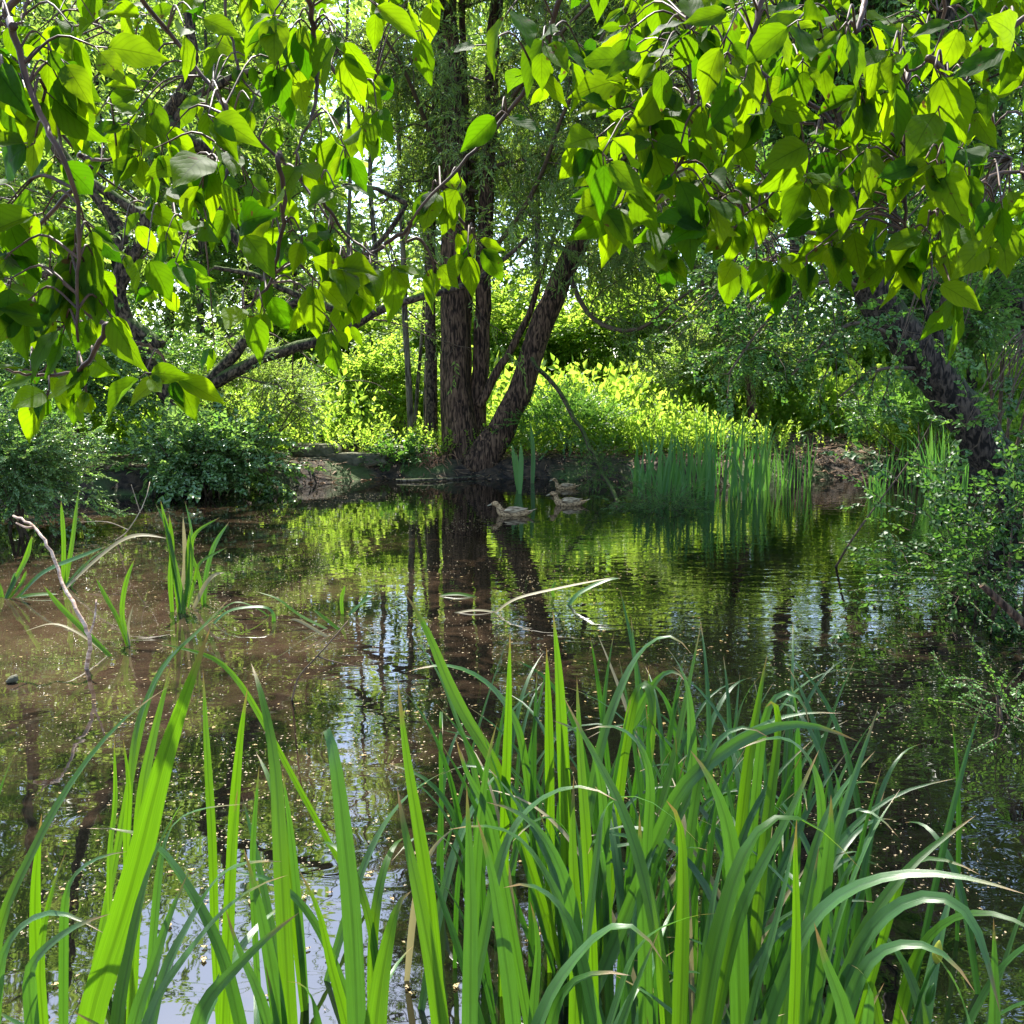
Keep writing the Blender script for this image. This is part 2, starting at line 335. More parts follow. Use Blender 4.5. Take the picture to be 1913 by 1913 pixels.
# ------------------------------------------------------------------ ground and water
POND = np.array([(-9, 1.6), (-8.2, 5), (-6.6, 8.2), (-6.5, 10.2), (-7.6, 12.2), (-6.2, 13.6), (-4.6, 14.0), (-3.6, 15.2), (-2.4, 16.1), (-.6, 16.1), (1.2, 16.0), (2.0, 15.6), (2.6, 14.6), (3.6, 14.9), (5.2, 15.9), (7.0, 16.0), (8.6, 14.6), (7.6, 11.5), (6.2, 9.0), (5.6, 7.0), (6.0, 4), (6.5, 1.2), (3.5, .35), (0, .25), (-4, .35)])
def sdist(x, y):
    """signed distance to the pond outline, negative inside."""
    x = np.asarray(x, float); y = np.asarray(y, float); d = np.full(x.shape, 1e9); ins = np.zeros(x.shape, bool)
    n = len(POND)
    for i in range(n):
        ax, ay = POND[i]; bx, by = POND[(i + 1) % n]; ex, ey = bx - ax, by - ay
        t = np.clip(((x - ax) * ex + (y - ay) * ey) / (ex * ex + ey * ey), 0, 1)
        d = np.minimum(d, np.hypot(x - ax - t * ex, y - ay - t * ey))
        c = ((ay > y) != (by > y)) & (x < (bx - ax) * (y - ay) / (by - ay + 1e-12) + ax); ins ^= c
    return np.where(ins, -d, d)
def height(x, y):
    s = sdist(x, y)
    wob = .06 * np.sin(x * 1.9 + 1.3 * np.sin(y * 1.1)) + .05 * np.sin(y * 2.3 + x * .7) + .02 * np.sin(x * 6.1 + y * 5.3)
    st = np.clip((s + .12 + wob) / .55, 0, 1); st = st * st * (3 - 2 * st)
    h = np.where(s < 0, np.maximum(-.6, s * .7), 0) + st * .34 + np.clip(s, 0, 40) * .012 + wob * .5 * np.clip(s, 0, 1)
    # stream bed behind the ledge
    q = ((x + 4.6) / 3.4) ** 2 + ((y - 21.0) / 2.4) ** 2
    h = h - .38 * np.clip(1.25 - q, 0, 1)
    # bare litter mound on the right bay
    h = h + .38 * np.exp(-(((x - 5.6) / 1.4) ** 2 + ((y - 17.3) / .8) ** 2))
    return h
def axis(a, b, c, d, step, far):
    core = np.arange(b, c, step); lo = b - (b - a) * (np.linspace(1, 0, far, endpoint=False)) ** 2.2; hi = c + (d - c) * np.linspace(0, 1, far + 1)[1:] ** 2.2
    return np.concatenate([lo, core, [c], hi])
gx = axis(-400, -12, 12, 400, .14, 26); gy = axis(-60, -1, 24, 600, .14, 30)
X, Y = np.meshgrid(gx, gy, indexing='ij'); Z = height(X, Y) + .0 * X
nx, ny = X.shape
I = (np.arange(nx - 1)[:, None] * ny + np.arange(ny - 1)[None, :]).ravel()
F = np.stack([I, I + ny, I + ny + 1, I + 1], -1)
m, n, l, b, o = nodes('bank_soil'); tc = n.new('ShaderNodeTexCoord')
nz = n.new('ShaderNodeTexNoise'); nz.inputs['Scale'].default_value = 9; nz.inputs['Detail'].default_value = 8; l.new(tc.outputs['Object'], nz.inputs[0])
cr = n.new('ShaderNodeValToRGB'); cr.color_ramp.elements[0].position = .38; cr.color_ramp.elements[0].color = (.010, .007, .005, 1); cr.color_ramp.elements[1].position = .7; cr.color_ramp.elements[1].color = (.085, .055, .033, 1)
l.new(nz.outputs[0], cr.inputs[0]); n2 = n.new('ShaderNodeTexNoise'); n2.inputs['Scale'].default_value = 1.2; l.new(tc.outputs['Object'], n2.inputs[0])
mr = n.new('ShaderNodeMapRange'); mr.inputs[1].default_value = .5; mr.inputs[2].default_value = .62; l.new(n2.outputs[0], mr.inputs[0])
mx = n.new('ShaderNodeMix'); mx.data_type = 'RGBA'; l.new(mr.outputs[0], mx.inputs[0]); l.new(cr.outputs[0], mx.inputs[6]); mx.inputs[7].default_value = (.05, .08, .02, 1)
l.new(mx.outputs[2], b.inputs['Base Color']); b.inputs['Roughness'].default_value = .95
bp = n.new('ShaderNodeBump'); bp.inputs['Distance'].default_value = .06; l.new(nz.outputs[0], bp.inputs['Height']); l.new(bp.outputs[0], b.inputs['Normal'])
tag(mesh_obj('ground', np.stack([X.ravel(), Y.ravel(), Z.ravel()], -1), F, m), kind='structure')

def water_mat(name):
    m, n, l, b, o = nodes(name); tc = n.new('ShaderNodeTexCoord')
    # silt clouds; sunlit brown left and darker right are painted into the colour
    sp = n.new('ShaderNodeSeparateXYZ'); l.new(tc.outputs['Object'], sp.inputs[0])
    def M(op, a, b_=None):
        q = n.new('ShaderNodeMath'); q.operation = op
        for i, v in enumerate((a, b_)):
            if v is None: continue
            if isinstance(v, (int, float)): q.inputs[i].default_value = v
            else: l.new(v, q.inputs[i])
        return q.outputs[0]
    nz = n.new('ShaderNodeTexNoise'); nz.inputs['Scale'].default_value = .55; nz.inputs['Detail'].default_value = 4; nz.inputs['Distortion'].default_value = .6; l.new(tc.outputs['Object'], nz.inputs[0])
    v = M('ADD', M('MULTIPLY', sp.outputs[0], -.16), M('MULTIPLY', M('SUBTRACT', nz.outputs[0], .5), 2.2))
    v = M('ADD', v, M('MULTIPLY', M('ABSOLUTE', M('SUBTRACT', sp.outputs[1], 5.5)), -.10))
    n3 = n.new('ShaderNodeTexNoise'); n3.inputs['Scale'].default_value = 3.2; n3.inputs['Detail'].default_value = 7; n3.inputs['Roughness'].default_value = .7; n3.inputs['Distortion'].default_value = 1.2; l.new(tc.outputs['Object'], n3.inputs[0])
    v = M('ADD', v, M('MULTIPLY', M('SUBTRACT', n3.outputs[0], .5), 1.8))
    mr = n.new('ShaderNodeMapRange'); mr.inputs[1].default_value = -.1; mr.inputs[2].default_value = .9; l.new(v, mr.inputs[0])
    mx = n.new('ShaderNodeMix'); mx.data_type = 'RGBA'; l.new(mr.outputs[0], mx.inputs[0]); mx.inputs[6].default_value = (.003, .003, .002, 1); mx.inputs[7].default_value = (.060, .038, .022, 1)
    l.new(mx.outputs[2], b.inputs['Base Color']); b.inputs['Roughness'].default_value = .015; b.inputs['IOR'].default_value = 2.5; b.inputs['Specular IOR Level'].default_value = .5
    # ripples: calm left, finer wavelets right and centre
    mp = n.new('ShaderNodeMapping'); mp.inputs['Scale'].default_value = (3.0, 7.0, 1); l.new(tc.outputs['Object'], mp.inputs[0])
    rn = n.new('ShaderNodeTexNoise'); rn.inputs['Scale'].default_value = 1.0; rn.inputs['Detail'].default_value = 1.5; rn.inputs['Distortion'].default_value = .7; l.new(mp.outputs[0], rn.inputs[0])
    bn = n.new('ShaderNodeTexNoise'); bn.inputs['Scale'].default_value = 2.2; bn.inputs['Detail'].default_value = 1; l.new(tc.outputs['Object'], bn.inputs[0])
    k = n.new('ShaderNodeMapRange'); k.inputs[1].default_value = -1.5; k.inputs[2].default_value = 2.5; k.inputs[3].default_value = .25; k.inputs[4].default_value = 1.0; l.new(sp.outputs[0], k.inputs[0])
    h = M('ADD', M('MULTIPLY', rn.outputs[0], k.outputs[0]), M('MULTIPLY', bn.outputs[0], .5))
    bp = n.new('ShaderNodeBump'); bp.inputs['Strength'].default_value = 1; bp.inputs['Distance'].default_value = .0034; l.new(h, bp.inputs['Height']); l.new(bp.outputs[0], b.inputs['Normal'])
    return m
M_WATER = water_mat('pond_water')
def sheet(name, x0, x1, y0, y1, z, mat):
    o = mesh_obj(name, [(x0, y0, z), (x1, y0, z), (x1, y1, z), (x0, y1, z)], [[0, 1, 2, 3]], mat); return tag(o, kind='structure')
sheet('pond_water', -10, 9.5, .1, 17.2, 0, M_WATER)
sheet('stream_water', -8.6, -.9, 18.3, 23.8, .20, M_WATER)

# ------------------------------------------------------------------ trees
rng = np.random.default_rng(7)
SP_WIL = [make_spray(rng, 22, 1.0, .15, 38, .55, up=.2, jit=.5) for _ in range(5)]
SP_GEN = [make_spray(rng, 15, 1.0, .17, 50, .25) for _ in range(5)]
SP_DOG = [make_spray(rng, 10, 1.0, .34, 55, .3, opp=True) for _ in range(5)]
T_WIL = tmpl_mid(.13); T_GEN = tmpl_small(.27); T_MID = tmpl_mid(.28); T_NAR = tmpl_small(.16)

def limb(T, pts, Y, r0, r1, sides=10, rough=.06, n=26, rng=rng):
    """pts: (px, py) or (px, py, Y)"""
    P = [at(p[0], p[1], p[2] if len(p) > 2 else Y) for p in pts]; path = spline(P, n)
    path = path + rng.normal(size=path.shape) * r0 * .06
    T.add(path, np.linspace(r0, r1, n), sides, rough, rng); return path
def crown(parent, T, anchors, tms, tm, mat, size=(.5, .9), rad=.004, keep=True, leafscale=1.0, twigmat=None, name='crown', hintn=None, branch_name='branches'):
    P = np.array([a[0] for a in anchors]); D = np.array([a[1] for a in anchors])
    if keep:
        k = gap_keep(P, rng); P, D = P[k], D[k]
    L = Leaves(); T2 = Tubes() if twigmat else None
    place_sprays(L, T2, P, D, rng.uniform(*size, len(P)), tms, rng, rad=rad, leafscale=leafscale)
    print(parent.name, 'leaves', L.count())
    L.build(name, mat, tm, parent)
    if T2 is not None: T2.build(branch_name, twigmat, parent)

# --- the many-stemmed willow on the far bank
base = at(870, 872, 16.9)
wt = thing('willow_tree', 'reddish brown multi-stemmed willow standing on the far bank behind the ducks', 'tree', (base[0], base[1], 0.2))
T = Tubes(); Lb = Tubes(); A = []
def flared(pts, Y, r, n=34, fl=1.5):
    P = [at(p[0], p[1], p[2] if len(p) > 2 else Y) for p in pts]; path = spline(P, n); path = path + rng.normal(size=path.shape) * .012
    rad = np.linspace(r[0], r[1], n); rad[:5] *= np.linspace(fl, 1.0, 5); T.add(path, rad, 18, .045, rng); return path
s1 = flared([(872, 905), (862, 830), (852, 760), (850, 620), (848, 480), (850, 330), (845, 180), (830, 20), (820, -160), (790, -420), (770, -800)], 16.9, (.30, .11), fl=1.5)
s2 = flared([(892, 890), (888, 790), (896, 700), (900, 600), (903, 480), (910, 330), (918, 180), (925, 30), (940, -200), (960, -560)], 17.1, (.175, .08), fl=1.6)
s3 = flared([(882, 900), (900, 860), (932, 808), (963, 755), (984, 700), (1000, 640), (1028, 570), (1062, 490), (1098, 415), (1140, 335), (1185, 240), (1240, 100), (1290, -80), (1330, -350)], 16.6, (.26, .09), fl=1.45)
s4 = flared([(895, 760), (912, 725), (932, 690), (955, 650), (985, 600), (1010, 520), (1040, 420)], 16.8, (.09, .035), n=14, fl=1.0)
s5 = flared([(868, 850), (872, 700), (874, 560), (880, 400), (870, 200), (862, 0), (870, -300)], 17.5, (.09, .05), fl=1.2)
for k in range(11):   # surface roots and the root plate
    a = rng.uniform(0, 2 * PI); q = np.array([base[0] + .05, base[1] - .1, .28])
    e = q + np.array([math.cos(a) * rng.uniform(.6, 1.1), math.sin(a) * .5 - .15, -.32])
    T.add(spline([q, (q + e) / 2 + np.array([0, 0, .06]), e], 8), np.linspace(.13, .03, 8), 6, .1, rng)
for st, kk in ((s1, 20), (s2, 14), (s3, 16), (s5, 8)):
    sub = st[6:]
    grow(Lb, A, None, None, 1, .09, 1, 4, rng, droop=.12, wob=.2, kids=kk, spread=(40, 85), dens=2.6, path=sub, shrink=.25, kidstart=.22)
for st, a0, a1, m_ in ((s1, 13, 27, 240), (s2, 15, 28, 150), (s3, 12, 26, 280)):
    for k in range(m_):
        i = rng.integers(a0, a1); q = st[i] + np.array([rng.normal() * 1.1, -abs(rng.normal()) * .9 - .1, rng.normal() * .3]); A.append((q, nrm(np.array([rng.normal() * .6, rng.normal() * .6, -.5 + rng.normal() * .5]))))
# drooping curtain limbs reaching over the water to the right of the trunks
for pts in ([(1060, 510), (1110, 600, 15), (1200, 620, 14), (1240, 575, 13.6), (1330, 520, 13)], [(1130, 380), (1220, 420, 15), (1300, 500, 14), (1340, 610, 13)], [(1090, 440), (1160, 300, 14), (1260, 260, 12.5), (1380, 290, 11.5)],
            [(905, 480), (960, 420, 15.5), (1010, 330, 14.5), (1060, 190, 13.5), (1130, 60, 12.8)], [(850, 330), (800, 240, 16), (760, 140, 15), (700, 40, 14)], [(1180, 250), (1260, 160, 14), (1390, 120, 12.5), (1500, 160, 11.5)],
            [(910, 250), (980, 150, 15), (1050, 60, 14), (1150, -40, 13)], [(1150, 330), (1230, 330, 15), (1330, 380, 14), (1420, 460, 13.2), (1450, 560, 12.8)]):
    p = limb(Lb, pts, 16.7, .055, .018, 7, n=16)
    grow(Lb, A, None, None, 1, .03, 2, 4, rng, droop=.35, wob=.25, kids=8, spread=(35, 80), dens=5, path=p, shrink=.45, kidstart=.25)
T.build('trunk', M_BARKR, wt); Lb.build('limbs', M_TWIG, wt)
crown(wt, T, A, SP_WIL, T_WIL, M_WILLOW, (.45, .9), twigmat=M_TWIG, leafscale=.9)

# --- leaning tree on the left with long mossy limbs
base = at(345, 770, 14.4)
lt = thing('leaning_tree', 'old tree on the left bank with a long mossy limb arching right over the water', 'tree', (base[0], base[1], .2))
T = Tubes(); Lb = Tubes(); A = []
paths = []
for pts, r in (([(330, 800), (350, 745), (420, 705), (480, 672), (550, 648), (640, 622), (700, 582, 14), (770, 560, 13.8), (860, 535, 13.6), (900, 520, 13.5), (945, 480, 13.4), (985, 445, 13.3)], (.12, .03)),
               ([(340, 760), (440, 660), (480, 610), (560, 590), (650, 575), (640, 560), (560, 545), (500, 520), (430, 490)][:3] + [(560, 560), (640, 520), (720, 440), (760, 380)], (.10, .03)),
               ([(660, 590), (610, 572), (540, 545), (480, 515), (430, 505), (400, 500)], (.07, .03)),
               ([(330, 770), (260, 640), (215, 560), (235, 450), (170, 350), (120, 300), (60, 200), (20, 60), (-30, -200)], (.13, .06)),
               ([(215, 560), (270, 430), (260, 400), (170, 340)], (.09, .07)),
               ([(520, 520), (420, 420), (370, 300), (320, 250), (340, 200), (420, 150), (520, 120), (640, 95)], (.10, .05)),
               ([(330, 250), (300, 225), (330, 190), (360, 120), (350, 0), (330, -200)], (.10, .05)),
               ([(420, 290), (350, 262), (310, 230)], (.09, .14)),
               ([(300, 650), (180, 560), (60, 500), (-60, 430)], (.12, .06)),
               ([(760, 380), (700, 352), (640, 345)], (.045, .02))):
    p = limb(T, pts, 14.3, r[0], r[1], 10, .09, n=30); paths.append(p)
for p, kk in zip(paths, (8, 7, 4, 10, 3, 8, 8, 2, 7, 3)):
    grow(Lb, A, None, None, 1, .04, 2, 4, rng, droop=.1, wob=.28, kids=kk, spread=(40, 85), dens=3.0, path=p, shrink=.33, kidstart=.15)
T.build('trunk', M_BARKM, lt); Lb.build('limbs', M_TWIG, lt)
A = [a for a in A if not (a[0][0] > -3.2 and a[0][2] < 3.6 and rng.uniform() < .75)]
crown(lt, T, A, SP_GEN, T_NAR, M_WILLOW, (.35, .7), twigmat=M_TWIG, leafscale=1.1)

# --- right leaning tree
base = at(1880, 905, 10.6)
rt = thing('leaning_tree', 'dark trunk leaning left over the pond from the right bank', 'tree', (base[0], base[1], .2))
T = Tubes(); Lb = Tubes(); A = []
r1 = limb(T, [(1960, 1010), (1900, 915), (1850, 840), (1790, 760), (1735, 690), (1690, 630), (1640, 555), (1600, 470), (1575, 360), (1560, 220), (1530, 60), (1500, -150), (1480, -420)], 10.6, .27, .10, 14, .06, n=40)
r2 = limb(T, [(1775, 740), (1760, 670), (1740, 600), (1720, 540), (1680, 450), (1660, 330), (1650, 150)], 10.8, .06, .03, 8, n=18)
r3 = limb(T, [(1770, 720), (1755, 640), (1760, 560), (1790, 470), (1800, 380)], 10.9, .05, .02, 8, n=14)
for p, kk in ((r1[21:], 14), (r2[8:], 6), (r3[7:], 5)):
    grow(Lb, A, None, None, 1, .05, 1 if kk > 10 else 2, 4, rng, droop=.12, wob=.25, kids=kk, spread=(40, 88), dens=2.5, path=p, shrink=.3, kidstart=.1)
for pts in ([(1640, 555), (1560, 520, 10), (1470, 560, 9.5), (1400, 640, 9), (1360, 700, 8.8)], [(1600, 470), (1500, 430, 10), (1400, 470, 9.5), (1330, 560, 9)], [(1690, 640), (1600, 600, 10), (1540, 640, 9.5), (1480, 700, 9)],
            [(1570, 350), (1480, 330, 10), (1380, 360, 9.4), (1300, 440, 9)], [(1740, 690), (1640, 690, 10), (1570, 740, 9.5)]):
    p = limb(Lb, pts, 10.7, .03, .01, 6, n=14); grow(Lb, A, None, None, 1, .02, 3, 4, rng, droop=.35, wob=.3, kids=7, spread=(35, 80), dens=4, path=p, shrink=.4, kidstart=.3)
for pts in ([r1[30], (3.2, 9.0, 6.4), (1.6, 7.4, 6.3), (-.2, 6.6, 6.1), (-.9, 6.2, 5.9)], [r1[34], (4.2, 8.2, 7.2), (3.0, 6.6, 6.9), (1.4, 5.6, 6.4), (.4, 5.3, 6.2)], [r1[32], (4.6, 7.4, 6.4), (4.4, 5.6, 6.0), (3.2, 4.6, 5.8)], [r1[28], (4.8, 8.6, 5.6), (5.4, 6.4, 5.4), (5.6, 4.6, 5.2)]):  # unseen overhead limbs; the inward ones added to shade the iris clump
    p = spline(pts, 22) + rng.normal(size=(22, 3)) * .03; Lb.add(p, np.linspace(.07, .015, 22), 6); grow(Lb, A, None, None, 1, .025, 2, 4, rng, droop=.05, wob=.25, kids=9, spread=(45, 88), dens=3.2, path=p, shrink=.33, kidstart=.3)
T.build('trunk', M_BARKD, rt); Lb.build('limbs', M_TWIG, rt)
crown(rt, T, A, SP_DOG, T_MID, M_SHRUB, (.25, .48), twigmat=M_TWIG, leafscale=.75)

base = at(1990, 700, 12.5)
for a in (('hanging_twigs', 'loose leafy sprays hanging in front of the upper part of the right leaning trunk', 1760, 560, 8.2, 160, 170, 16, 41), ('hanging_twigs', 'thin leafy sprays drooping across the foot of the right leaning trunk', 1860, 800, 7.4, 120, 130, 26, 42), ('hanging_twigs', 'leafy twigs dangling in the shade above the tall reed clump', 1400, 640, 9.6, 170, 110, 110, 43)):
    HANG = globals().setdefault('HANG', []); HANG.append(a)
r2t = thing('leaning_tree', 'second dark trunk cutting the right edge of the picture above the leaning one', 'tree', (base[0], base[1], .3))
T = Tubes(); Lb = Tubes(); A = []
p = limb(T, [(2120, 900), (2010, 700), (1930, 600), (1880, 550), (1840, 500), (1800, 420), (1770, 300), (1760, 120), (1790, -100), (1850, -400)], 12.5, .2, .08, 12, .06, n=36)
grow(Lb, A, None, None, 1, .05, 1, 4, rng, droop=.05, wob=.25, kids=15, spread=(40, 88), dens=2.2, path=p, shrink=.3, kidstart=.25)
T.build('trunk', M_BARKD, r2t); Lb.build('limbs', M_TWIG, r2t)
crown(r2t, T, A, SP_GEN, T_GEN, M_SHRUB, (.4, .7), twigmat=M_TWIG)

# --- thin stems beside the willow
for pts, Yd, r, lab, mat in (
        ([(770, 850), (765, 740), (757, 600), (752, 450), (745, 300), (742, 150), (735, -60)], 17.6, (.07, .03), 'thin straight sapling left of the willow with three stems between', M_BARKG),
        ([(808, 850), (806, 700), (805, 560), (806, 420), (812, 260), (815, 60)], 17.4, (.13, .05), 'slender upright tree just left of the willow trunk', M_BARKM),
        ([(796, 845), (795, 740), (800, 640), (812, 520)], 18.0, (.06, .03), 'thin bare stem crowded behind the slender tree left of the willow', M_BARKG),
        ([(772, 840), (782, 700), (790, 600), (795, 480), (780, 330)], 18.3, (.045, .02), 'very thin crooked sapling crossing behind the straight one left of the willow', M_BARKG),
        ([(662, 790), (655, 600), (650, 450), (655, 300), (648, 150), (650, -50)], 27, (.07, .04), 'distant thin stem standing in the bright gap, nearer the mossy limb', M_BARKG),
        ([(712, 790), (708, 600), (700, 450), (690, 330), (700, 150), (705, -50)], 29, (.10, .05), 'distant bent stem in the middle of the bright gap left of the willow', M_BARKG),
        ([(1408, 800), (1402, 730), (1392, 670), (1383, 620), (1385, 520), (1370, 400)], 17.5, (.10, .05), 'short reddish stem standing above the right-hand reeds', M_BARKR)):
    b0 = at(pts[0][0], pts[0][1], Yd); t = thing('sapling', lab, 'tree', (b0[0], b0[1], .3)); T = Tubes(); A = []
    p = limb(T, [(pts[0][0], pts[0][1] + 25)] + pts, Yd, r[0], r[1], 8, .04, n=24)
    Lb = Tubes(); grow(Lb, A, None, None, 1, .02, 2, 3, rng, droop=.05, wob=.2, kids=7, spread=(40, 80), dens=3, path=p, shrink=.14, kidstart=.3)
    T.build('trunk', mat, t); Lb.build('limbs', M_TWIG, t); crown(t, T, A, SP_GEN, T_GEN, M_WOOD, (.3, .6))

# --- background trees: three kinds, copied
def bg_tree(h, kids, seed, leafs, mat, bark, r=.16, cb=.28, lean=0.0, dens=1.6):
    g = np.random.default_rng(seed); t = thing('background_tree', 'x', 'tree', (0, 0, 0)); T = Tubes(); A = []
    path = spline([(0, 0, -.3), (lean * .2, .1, h * .3), (lean * .6, -.1, h * .6), (lean, 0, h)], 26); path = path + g.normal(size=path.shape) * .03
    T.add(path, np.linspace(r, r * .25, 26), 9, .05, g); Lb = Tubes()
    grow(Lb, A, None, None, 1, r * .35, 1, 3, g, droop=.03, wob=.2, kids=kids, spread=(45, 85), dens=dens, path=path, shrink=.30, kidstart=cb)
    T.build('trunk', bark, t); Lb.build('limbs', bark, t)
    P = np.array([a[0] for a in A]); D = np.array([a[1] for a in A]); L = Leaves(); place_sprays(L, None, P, D, g.uniform(.7, 1.3, len(P)), SP_GEN, g, leafscale=leafs); L.build('crown', mat, T_GEN, t)
    print('bg', h, L.count()); return t
def copy_tree(o, parent=None):
    c = o.copy(); COL.objects.link(c)
    if parent: c.parent = parent
    for ch in list(o.children): copy_tree(ch, c)
    return c
protos = [bg_tree(13, 26, 1, 1.0, M_WOOD, M_BARKG), bg_tree(15, 26, 2, 1.1, M_WOOD, M_BARKG, .14, .32, .8), bg_tree(10, 24, 3, .9, M_WOOD, M_BARKD, .12, .12, -.5), bg_tree(17, 26, 4, 1.1, M_WOOD, M_BARKD, .22, .42)]
used = [False] * 4
BG = [(1612, 24, 3, 'dark straight trunk far behind the leaning tree on the right'), (1552, 25, 1, 'pale twin-looking thin trunk under the gap in the right-hand leaves'), (1480, 23, 3, 'dark trunk standing behind the right-hand reeds'),
      (1810, 19, 2, 'bushy tree half hidden behind the lower part of the right leaning trunk'), (1700, 27, 0, 'tall leafy tree behind the side stems of the right leaning trunk'), (1100, 33, 1, 'leafy tree rising behind the willow stem that leans right'),
      (1250, 31, 0, 'bushy tree behind the hanging willow curtain'), (1330, 31, 3, 'tall far tree above the lit undergrowth on the right of the willow'), (1000, 33, 0, 'distant tree between the upright and the leaning willow stems'),
      (180, 29, 1, 'tall leafy tree deep in the left part of the wood'), (560, 33, 0, 'tall leafy tree left of the bright gap'), (480, 31, 2, 'bushy tree behind the mossy limb on the left'),
      (380, 29, 1, 'leafy tree rising behind the left bank shrub'), (250, 27, 2, 'bushy tree behind the crooked left trunk'), (120, 30, 3, 'tall tree behind the far left foliage'), (10, 18, 0, 'tree at the left edge behind the overhanging leaves'),
      (-120, 20, 2, 'tree just past the left edge whose boughs reach in'), (480, 42, 3, 'tall tree furthest off behind the left part of the wood'), (850, 38, 3, 'distant tree directly behind the willow'), (1900, 22, 1, 'leafy tree at the right edge behind both leaning trunks'), (2050, 17, 3, 'tree past the right edge shading the pond corner'),
      (1180, 38, 3, 'far tree whose top fills the space right of the willow'), (1420, 36, 1, 'far tree over the reed bed'), (330, 38, 3, 'far tree filling the left background')]
for (px, Yd, k, lab) in BG:
    x = (px - HALF) / FPX * Yd * 1.0
    o = protos[k] if not used[k] else copy_tree(protos[k]); used[k] = True
    o.location = (x, Yd, float(height(np.array([x]), np.array([Yd]))[0])); o.rotation_euler = (0, 0, rng.uniform(0, 6.28)); s = rng.uniform(.9, 1.15); o.scale = (s, s, s)
    tag(o, lab, 'tree', 'trees in the wood behind the pond')

# --- far wood, one mass
def sprays_stuff(name, P, D, Sc, tms, tm, mat, ls=1.0, **kw):
    L = Leaves(); T = None; place_sprays(L, T, P, D, Sc, tms, rng, leafscale=ls); print(name, L.count()); return tag(L.build(name, mat, tm), kind='stuff', **kw)
N = 11000
y = rng.uniform(38, 60, N); x = rng.uniform(-.85, .85, N) * y; z = rng.uniform(.2, 19, N) ** 1.0
x[:3000] = rng.uniform(-.75, -.02, 3000) * y[:3000]; y[:3000] *= .78; x[:3000] *= .78; z[:3000] *= .95
cl = np.sin(x * .8 + 3 * np.sin(z * .4)) + np.sin(z * .9 + y) + rng.normal(size=N) * .8
P = np.stack([x, y, z], -1); k = (cl > -.6) & gap_keep(P, rng, strength=.97); P = P[k]
sprays_stuff('far_wood', P, nrm(rng.normal(size=P.shape) + np.array([0, 0, .2])), rng.uniform(1.4, 2.8, len(P)), SP_GEN, T_GEN, M_WOOD, 1.2)

# --- undergrowth on the far bank
SP_HERB = [make_spray(rng, 14, 1.0, .17, 60, .15, up=.3, jit=.8) for _ in range(5)]
N = 20000
y = 16.2 + 20 * rng.uniform(size=N) ** 1.4; x = rng.uniform(-.68, .68, N) * y
sd = sdist(x, y); q = ((x + 4.6) / 3.3) ** 2 + ((y - 21.0) / 2.3) ** 2; lit = ((x - 5.6) / 1.5) ** 2 + ((y - 17.2) / .9) ** 2
k = (sd > .35) & (q > 1) & (lit > 1) & ~((x > -5.5) & (x < -1.5) & (y < 19) & (rng.uniform(size=N) < .6)); x, y, sd = x[k], y[k], sd[k]
hz = height(x, y); tall = .35 + .9 * np.clip(sd / 4, 0, 1) + .5 * np.sin(x * 1.1) * np.sin(y * .8) * np.clip(sd / 4, 0, 1)
P = np.stack([x, y, hz + rng.uniform(0, .6, len(x)) * tall], -1)
sprays_stuff('undergrowth', P, nrm(np.stack([rng.normal(size=len(x)) * .35, rng.normal(size=len(x)) * .35, np.ones(len(x))], -1)), np.clip(tall * rng.uniform(.6, 1.1, len(x)), .3, 1.6), SP_HERB, T_GEN, M_HERB)

# --- shrubs as sprays on a lumpy dome
def shrub(name, label, cx, cy, cz, rx, ry, rz, n, tms, tm, mat, size, seed, ls=1.0, stems=7, low=-.2, twigs=None, group=None, lump=.25, fill=.55, hang=False):
    g = np.random.default_rng(seed); base = np.array([cx, cy, float(height(np.array([cx]), np.array([cy]))[0])])
    t = thing(name, label, 'shrub', base, group); T = Tubes(); v = nrm(g.normal(size=(n, 3))); v[:, 2] = np.where(v[:, 2] < low, -v[:, 2] * .6, v[:, 2])
    lm = 1 + lump * (np.sin(v[:, 0] * 5 + seed) * np.cos(v[:, 2] * 6 + seed) + .6 * np.sin(v[:, 1] * 9 + v[:, 2] * 4)); r = lm * (fill + (1 - fill) * g.uniform(size=n) ** .6)
    P = np.array([cx, cy, cz]) + v * r[:, None] * np.array([rx, ry, rz]); D = nrm(v * 1.0 + g.normal(size=v.shape) * .45 + np.array([0, 0, .15]))
    P = P - D * .3 * size[1] * .5; L = Leaves(); place_sprays(L, T if twigs else None, P, D, g.uniform(*size, n), tms, g, rad=.004, leafscale=ls)
    for k in range(stems):
        e = P[g.integers(0, n)]; b2 = base + g.normal(size=3) * np.array([rx * .12, ry * .12, 0]) - np.array([0, 0, .1])
        T.add(spline([b2, (b2 * .6 + e * .4) + np.array([0, 0, .15 * rz]), e], 12), np.linspace(.03, .006, 12), 5)
    if hang:
        top = np.array([cx + .8, cy + .5, cz + rz * 1.6]); t.location = tuple(top); bpy.context.view_layer.update()
        for k in range(26):
            e = P[g.integers(0, n)]; T.add(spline([top, (top + e) / 2 + np.array([0, 0, .25]) + g.normal(size=3) * .08, e], 12), np.linspace(.012, .003, 12), 4)
    T.build('branches', M_TWIG, t); L.build('foliage', mat, tm, t); print(name, L.count()); return t
def shrub_px(name, label, px, py, Yd, rpx, rpy, *a, depth=None, **k):
    c = at(px, py, Yd); s = Yd / FPX; return shrub(name, label, c[0], c[1], c[2], rpx * s, (depth or rpx * s * .8), rpy * s, *a, **k)
shrub_px('bank_shrub', 'broad-leaved green shrub hanging over the dark hollow of the far left bank', 385, 850, 13.6, 125, 62, 520, SP_DOG, T_MID, M_SHRUBL, (.28, .5), 21, twigs=True, ls=1.0, low=-.75, lump=.5, fill=.3)
